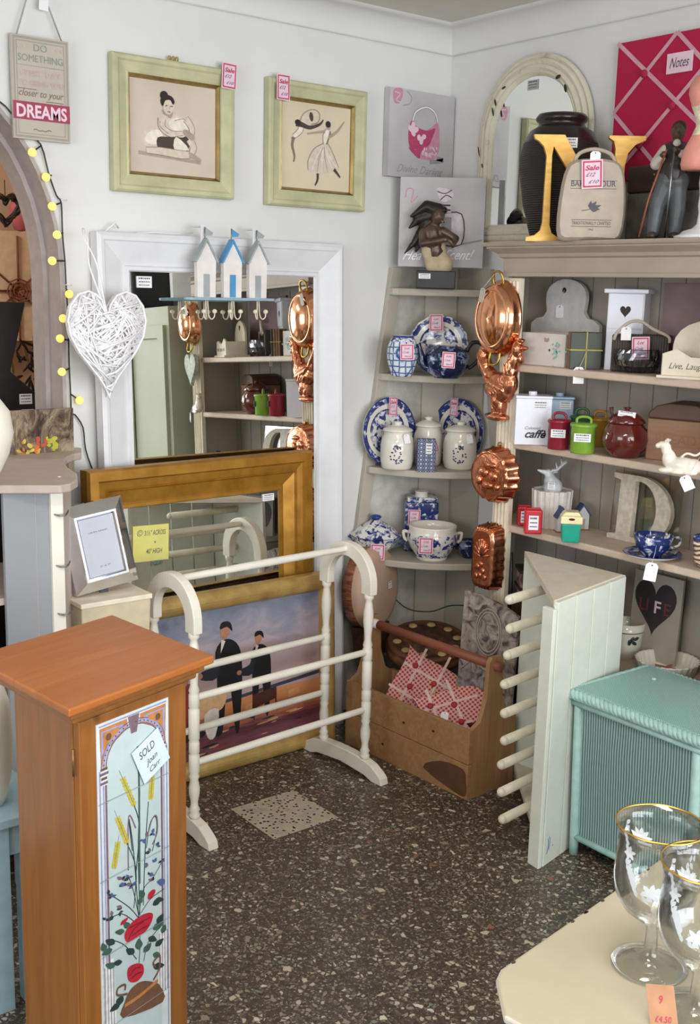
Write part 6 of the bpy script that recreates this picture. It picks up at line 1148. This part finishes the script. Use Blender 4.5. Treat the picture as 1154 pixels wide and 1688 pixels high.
# letter D
p=at(1003,884,'z',z); q1=at(1105,884,'x',2.86); x_=2.875; y0,zb=yz(1003,884,x_); y1,_=yz(1106,884,x_); ztp=yz(1012,778,x_)[1]; w=y0-y1; h=ztp-z
r=thing('letter','pale glittery serif letter D leaning at the back of the third shelf','letter',(x_,(y0+y1)/2,z),RW,-.06); T_=NT('glitter_cream'); m_D=T_.fin(T_.ramp(T_.noise(60,detail=4),(.4,'bdb2a0'),(.6,'cfc6b6')),.5)
out=[(-w/2,0),(-w/2,h*.07),(-w*.36,h*.09),(-w*.36,h*.90),(-w*.48,h*.93),(-w*.48,h),(-w*.05,h)]+[( -w*.05+w*.53*math.sin(a),h*.5+h*.5*math.cos(a)) for a in [PI*i/16 for i in range(1,16)]]+[(-w*.05,0)]
inn=[(-w*.12,h*.08),(-w*.12,h*.92),(-w*.05,h*.92)]+[(-w*.05+w*.30*math.sin(a),h*.5+h*.42*math.cos(a)) for a in [PI*i/16 for i in range(1,16)]]+[(-w*.05,h*.08)]
g=G()
# stem, serifs and bowl as one mesh without overlaps
g.prism([(-w*.36,h*.0),(-w*.12,h*.0),(-w*.12,h),(-w*.36,h)],-.01,.01,m_D); g.prism([(-w/2,0),(-w*.36,0),(-w*.36,h*.09),(-w/2,h*.07)],-.01,.01,m_D); g.prism([(-w*.48,h*.93),(-w*.36,h*.90),(-w*.36,h),(-w*.48,h)],-.01,.01,m_D)
no=16; O=[(-w*.12,h)]+[(-w*.05+w*.53*math.sin(PI*i/no),h*.5+h*.5*math.cos(PI*i/no)) for i in range(no+1)]+[(-w*.12,0)]; I=[(-w*.12,h*.92)]+[(-w*.05+w*.30*math.sin(PI*i/no),h*.5+h*.42*math.cos(PI*i/no)) for i in range(no+1)]+[(-w*.12,h*.08)]
for i in range(len(O)-1): g.prism([O[i],O[i+1],I[i+1],I[i]],-.01,.01,m_D)
g.build('letter_body',r)
g=G(); g.box(-w*.53,w*.56,.012,.016,-.0,h*1.04,m_film); g.build('clear_backing',r)
p,w,h=potspot(1026,1122,930,896,z,-.0); w*=.5; gpc='blue and white cup set'; p.z=z; r=thing('saucer','blue and white saucer under the wide cup on third shelf','saucer',p,face(p)); g=G(); g.lathe([(0,0),(w*.45,0),(w*.5,.004),(w*.8,.010),(w,.018),(w*.98,.020),(w*.78,.013),(w*.4,.008),(0,.008)],[m_chw]*4+[m_chn,m_chd,m_chd,m_chd],48); g.build('saucer',r)
pc_=p; w=w*.66; h=.064; r=thing('tea_cup','wide blue and white tea cup on its saucer, with hanging tag','cup',(p.x,p.y,z+.009),face(p)); g=G(); g.lathe([(0,0),(w*.45,0),(w*.5,.006),(w*.85,h*.4),(w*.98,h*.8),(w*1.02,h),(w*.99,h),(w*.94,h*.8),(w*.8,h*.4),(0,h*.12)],[m_chd]*5+[m_chn]+[m_chd]*3,48); g.build('cup',r); g=G(); g.tube(spl([(w*.9,.02,h*.8),(w*1.3,.03,h*.85),(w*1.3,.03,h*.5),(w*.85,.02,h*.35)],4),.004,m_chb,8); g.build('handle',r); swing_tag(r,.0,-.028,-w*1.65,.036,.055,-.12,string=(.01,-w*.9,h*.7))
c=at(1160,940,'z',z); r=thing('animal_teapot','striped novelty animal ornament cut off by right edge, third shelf','ornament',(c.x+.02,c.y,z),face(c)); g=G(); T_=NT('striped_glaze'); m_st=T_.fin(T_.ramp(T_.wave(22,dir='Z',dist=4),(.4,'6b4636'),(.55,'d9c8b4')),.2); g.ellipsoid((0,0,.036),(.044,.035,.036),m_st); g.limb((-.02,0,.05),(-.03,-.01,.075),.02,.018,m_st); g.build('body',r,remesh=.003); g=G(); g.ellipsoid((-.028,-.01,.092),(.02,.018,.014),m_chd); g.build('blue_cap',r)
# ---------------------------------------------------------------- counter items
z=ZK
r=thing('storage_crate','plain brown wooden crate under the photo basket, behind the pegs','crate',(2.80,2.50,z),RW); g=G(); g.box(-.10,.10,-.06,.10,0,.118,m_dkwood); g.build('crate',r,.003)
r=thing('photo_basket','dark basket covered in printed photos on the counter, left of rack','basket',(2.80,2.525,z+.119),face((2.8,2.5))+.2); T_=NT('photo_collage'); _v=T_.voro(28,T_.map((1,1,1.4)),'F1','Color'); s_=T_.n('SeparateColor'); T_.l(_v,s_.inputs[0]); m_pc=T_.fin(T_.ramp(s_.outputs[0],(0,'8c706c'),(.3,'b09a98'),(.5,'50383a'),(.75,'c0b0ac'),const=True),.6)
g=G(); g.box(-.06,.06,-.04,.06,0,.10,m_pc); g.build('covered_sides',r,.01,3); g=G(); g.box(-.064,.064,-.044,.064,.035,.046,m_dark); g.box(-.064,.064,-.044,.064,.095,.105,m_dark); g.build('rims',r); swing_tag(r,.045,.05,-.05,.034,.046,.25,m=m_white)
y0,zb_=yz(1022,1060,2.86); y1,_=yz(1106,1060,2.86); zt=yz(1070,948,2.86)[1]; w=.185; h=zt-z; r=thing('heart_sign','grey square sign with dark heart reading LIFE, on the counter','sign',(2.885,(y0+y1)/2-.01,z),RW,-.06)
g=G(); g.box(-w/2,w/2,-.008,.004,0,h,m_greyd); g.flat(heart(w*.86,h*.62,36,-.004,h*.60),-.0086,P('charcoal_heart','332a2e',.6)); g.text('LI',-.045,h*.56,.04,-.0092,P('maroon_letter','6a3238',.6),.01,width=.034); g.text('F',.008,h*.56,.04,-.0092,m_pinkc,.015,width=.024); g.text('E',.045,h*.56,.04,-.0092,P('maroon_letter','6a3238',.6),.01,width=.024); g.build('board',r,.002)
p,w,h=potspot(1000,1059,1088,1030,z,.0); w=.056; h=.115; r=thing('leaf_bowl','white pot with grey rim bands and leaf motif, left of flan dish','pot',p,face(p)); g=G(); g.lathe([(0,0),(w*.8,0),(w*.9,h*.4),(w*.98,h*.75),(w*1.0,h*.78),(w*.98,h*.80),(w*1.02,h),(w*.97,h),(w*.93,h*.8),(0,h*.1)],[m_chw,m_chw,m_chw,m_steel,m_chw,m_chw,m_chw,m_chw,m_chw],40)
for x_,z_,a in ((.02,.6,.5),(.028,.5,2.2),(.035,.62,1.2),(.012,.52,.1)): an=x_/w; g.ellipsoid((w*.97*math.sin(an),-w*.97*math.cos(an),h*z_),(.006,.002,.010),tt['dkgreen'],Matrix.Rotation(an,3,'Z')@Matrix.Rotation(a,3,'Y'),7,5)
g.build('pot',r)
p,w,h=potspot(1045,1154,1120,1068,z,.0); w=.098; p=at(1100,1092,'z',z+.03); p.z=z; r=thing('flan_dish','white fluted flan dish with a brown starfish inside','dish',p,face(p)); h=.042; g=G(); g.lathe([(0,0),(w*.85,0),(w*.97,h*.9),(w*1.0,h),(w*.96,h),(w*.92,h*.9),(w*.82,.006),(0,.006)],m_chw,96,fl=lambda a,i:.03*math.cos(a*28) if 1<=i<=5 else 0); g.build('dish',r)
g=G(); sp_=[]; 
for i in range(10): a=2*PI*i/10+.3; q_r=.045 if i%2==0 else .016; sp_.append((q_r*math.cos(a),q_r*math.sin(a)))
g.prismz(sp_,.006,.012,P('starfish_brown','a8705a',.8)); o=g.build('starfish'); o.location=(p.x,p.y,p.z+.001); tag(o,'brown starfish lying in the white flan dish','starfish')
# items on the low shelf behind the pegs
r=thing('white_bowl','wide cream bowl stored low behind the pegs','bowl',(2.83,2.42,.121),0); g=G(); g.lathe([(0,0),(.05,0),(.055,.01),(.09,.07),(.10,.11),(.097,.11),(.085,.07),(0,.015)],m_chw,36); g.build('bowl',r)
# ---------------------------------------------------------------- copper moulds on the pilasters
def hook(r,zz,y=.0): g=G(); g.cbox((0,y,zz),(.006,.03,.006),m_brass); g.build('nail',r)
def ovalpan(loc,W,H,label,rz,tg=True):
    r=thing('oval_copper_pan',label,'copper pan',loc,rz,0,'oval copper pans'); D=.052
    g=G(); g.T=Matrix.Translation((0,0,H/2))@Matrix.Rotation(PI/2,4,'X'); pr=[(.99,0),(1.02,.001),(1.0,.006),(.96,.012),(.93,.026),(.86,.042),(.78,.049),(.74,.050),(.72,.048),(.70,.050),(.5,.060),(.25,.066),(0,.068)]
    g.lathe([(a*H/2,b) for a,b in pr],m_copper,56,sx=W/H); g.build('pan',r)
    for sgn in (1,-1):
        g=G(); b=H/2+sgn*H*.47; g.tube(spl([(-.022,-.018,b-sgn*.008),(-.022,-.024,b+sgn*.018),(-.012,-.028,b+sgn*.034),(.012,-.028,b+sgn*.034),(.022,-.024,b+sgn*.018),(.022,-.018,b-sgn*.008)],4),.0042,m_brass,8); g.build('brass_handle',r)
    hook(r,H+.022,.0)
    if tg: swing_tag(r,-.035,H*.80,-.058,.024,.048,-.2,string=(-.01,-.03,H+.02),m=m_greyl)
    return r
def place(pxc,pyt,pyb,x):
    a=at(pxc,pyb,'x',x); b=at(pxc,pyt,'x',x); return a,b.z-a.z
a,H=place(826,462,588,2.705); ovalpan((XF-.006,a.y+.018,a.z),.190,H,'oval copper pan with brass handles, topmost on the fluted pilaster',RW)
# rooster
a,H=place(826,552,696,2.69); W_=.225; r=thing('rooster_mould','embossed copper rooster mould hanging below the oval pan','copper mould',(XF-.006,a.y+.022,a.z),RW)
g=G(); S_=lambda x,z_:(x*W_,0,z_*H)
def blob(x,z_,a_,b_,rot=0,d=.045,y=-.008):
    if a_>.045: a_*=1.17; b_*=1.17
    g.ellipsoid((x*W_,y,z_*H),(a_*W_,d,b_*H),m_copperb,Matrix.Rotation(-rot,3,'Y'),14,9)
D=.024
blob(-.07,.41,.23,.14,.2,.030); blob(-.02,.36,.20,.12,0,.030); blob(.13,.45,.15,.13,0,.030); blob(.05,.33,.15,.10,0,.03)
blob(.17,.58,.10,.13,-.15,D); blob(.23,.72,.080,.12,-.15,D); blob(.29,.85,.085,.085,0,D); blob(.33,.945,.06,.025,.1,.014); blob(.27,.955,.035,.025,0,.012); blob(.39,.945,.03,.022,0,.012); blob(.42,.86,.065,.022,.2,.014); blob(.37,.74,.035,.06,0,.014)
blob(-.25,.52,.11,.11,.5,D); blob(-.34,.63,.09,.12,.3,D); blob(-.40,.74,.08,.11,.1,.020); blob(-.36,.83,.085,.05,-.2,.018); blob(-.28,.81,.04,.04,0,.014); blob(-.45,.66,.045,.09,.1,.016)
blob(-.03,.24,.12,.10,0,.028); blob(-.09,.16,.05,.10,.15,.024); blob(.06,.17,.045,.10,-.1,.024); blob(-.03,.17,.08,.10,0,.018); blob(-.06,.05,.21,.045,0,.028)
for i in range(5): blob(-.16+.06*i,.45-.015*i,.026,.085,.7,.009,-.034)
for i in range(5): blob(-.12+.06*i,.34+.012*i,.022,.055,.7,.009,-.034)
for i in range(4): blob(-.41+.045*i,.70-.045*i,.015,.09,.35,.008,-.028)
for i in range(3): blob(.13+.05*i,.60+.03*i,.014,.08,.1,.007,-.030)
blob(.31,.865,.016,.012,0,.007,-.028); g.build('mould',r,remesh=.0028); hook(r,H*.80,-.0)
# round mould
a,H=place(817,738,828,2.69); r=thing('round_mould','round fluted copper mould embossed with fruit, third copper piece on the pilaster','copper mould',(XF-.006,a.y+.012,a.z),RW); R_=H/2
g=G(); g.T=Matrix.Translation((0,0,R_))@Matrix.Rotation(PI/2,4,'X'); g.lathe([(R_*1.03,0),(R_*1.05,.002),(R_*1.0,.006),(R_*.93,.045),(R_*.86,.056),(R_*.82,.053),(R_*.78,.055),(R_*.3,.055),(0,.055)],[m_copperf]*5+[m_copperb]*3,80,fl=lambda a,i:.045*math.cos(a*16) if i<4 else 0)
for x_,z_,a_,b_ in ((-.25,.1,.28,.2),(.25,.0,.22,.2),(.0,-.35,.3,.16),(.1,.4,.3,.12),(-.45,-.2,.14,.2),(.5,-.35,.12,.14)): g.ellipsoid((x_*R_,z_*R_,.055),(a_*R_,b_*R_,.010),m_copperb,n=12,k=6)
g.build('mould',r); hook(r,H+.005,0); g=G(); g.tube([(.010*math.cos(b),-.004,H+.008+.010*math.sin(b)) for b in [2*PI*i/10 for i in range(10)]],.0018,m_brass,n=5,closed=True); g.build('hanging_ring',r)
# rectangular mould
a,H=place(806,866,970,2.69); W2=.104; r=thing('rectangular_mould','rectangular fluted copper mould with wheat relief, lowest on the pilaster','copper mould',(XF-.006,a.y+.012,a.z),RW)
n=60; base=[]; 
g=G(); vs=[]; lay=[(1.04,0,0),(1.0,-.006,0),(.97,-.045,1),(.88,-.056,0),(.82,-.054,0),(.80,-.056,0)]
def rrect(w_,h_,fl_):
    o=[]
    for i in range(72):
        t=2*PI*i/72; c_,s_=math.cos(t),math.sin(t); k_=(abs(c_)**5+abs(s_)**5)**(-1/5); f_=1+fl_*.04*math.cos(t*24); o.append((w_/2*c_*k_*f_,h_/2*s_*k_*f_))
    return o
for k_,y,f_ in lay: vs+=[(x_,y,H/2+z_) for x_,z_ in rrect(W2*k_ if k_>.9 else W2*k_*1.0,H*k_ if k_>.9 else H*(k_+.05),1 if y>-.05 else 0)]
fs=[(i*72+j,i*72+(j+1)%72,(i+1)*72+(j+1)%72,(i+1)*72+j) for i in range(5) for j in range(72)]; g.add(vs,fs,m_copperf,True); g.add(vs[-72:],[tuple(range(72))[::-1]],m_copperb)
for i in range(9):
    t=PI*(i+.5)/9; g.limb((0,-.056,H*.52),(W2*.30*math.cos(t),-.058,H*.52+H*.27*math.sin(t)),.0025,.005,m_copperb,8)
for x_,z_ in ((-.15,.35),(.1,.3),(-.05,.22),(.18,.2),(-.2,.2),(0,.40)): g.ellipsoid((x_*W2,-.056,z_*H),(.010,.006,.012),m_copperb,n=10,k=6)
g.build('mould',r); hook(r,H+.005,0)
g=G(); g.tube([(0,0,0),(0,-.006,-.12),(0,-.004,-.22)],.006,m_black,6); o=g.build('leather_strap'); b=at(843,920,'x',2.70); o.location=(b.x,b.y,b.z+.02); tag(o,'narrow black studded strap hanging by the rectangular copper mould','strap')
# pieces on the far pilaster, seen in the white mirror
ovalpan((XF-.006,YR+.04,1.43),.15,.20,'oval copper pan seen only as the left reflection in the white mirror',RW)
r=thing('hanging_heart','lattice-patterned hanging heart, seen as a reflection in the white mirror','ornament',(XF-.02,YR+.05,1.24),RW); g=G(); g.prism(heart(.10,.15,28,0,.075),-.02,.0,P('lattice_heart_grey','b9bdb4',.6,var=.15,sc=80)); g.build('heart',r,.003); g=G(); g.tube([(0,-.01,.13),(0,-.01,.22)],.004,m_cream2,6); g.build('ribbon',r)
r=thing('wall_cupboard','pale grey-green cupboard further along the right wall, seen in the mirrors','cupboard',(XR-.16,1.10,0),RW); g=G(); m_gg=P('grey_green_paint','a9ab95',.6,var=.03,sc=4); g.box(-.50,.45,-.16,.15,0,1.62,m_gg); g.build('body',r,.003)
for x_ in (-.26,.21): g=G(); g.frame(.42,1.45,[(0,-.16),(0,-.178),(.06,-.178),(.064,-.166)],m_gg,x=x_,z=.08); g.build('door',r)
r=thing('tartan_basket','black basket with tartan band, reflected at the white mirror top left','basket',(XR-.16,1.00,1.621),RW); g=G(); g.box(-.17,.17,-.12,.12,0,.22,m_black); g.build('basket',r,.02,3); g=G(); g.box(-.174,.174,-.124,.124,.20,.24,P('dark_tartan','3c3c42',.8,var=.6,sc=60)); g.build('tartan_band',r)
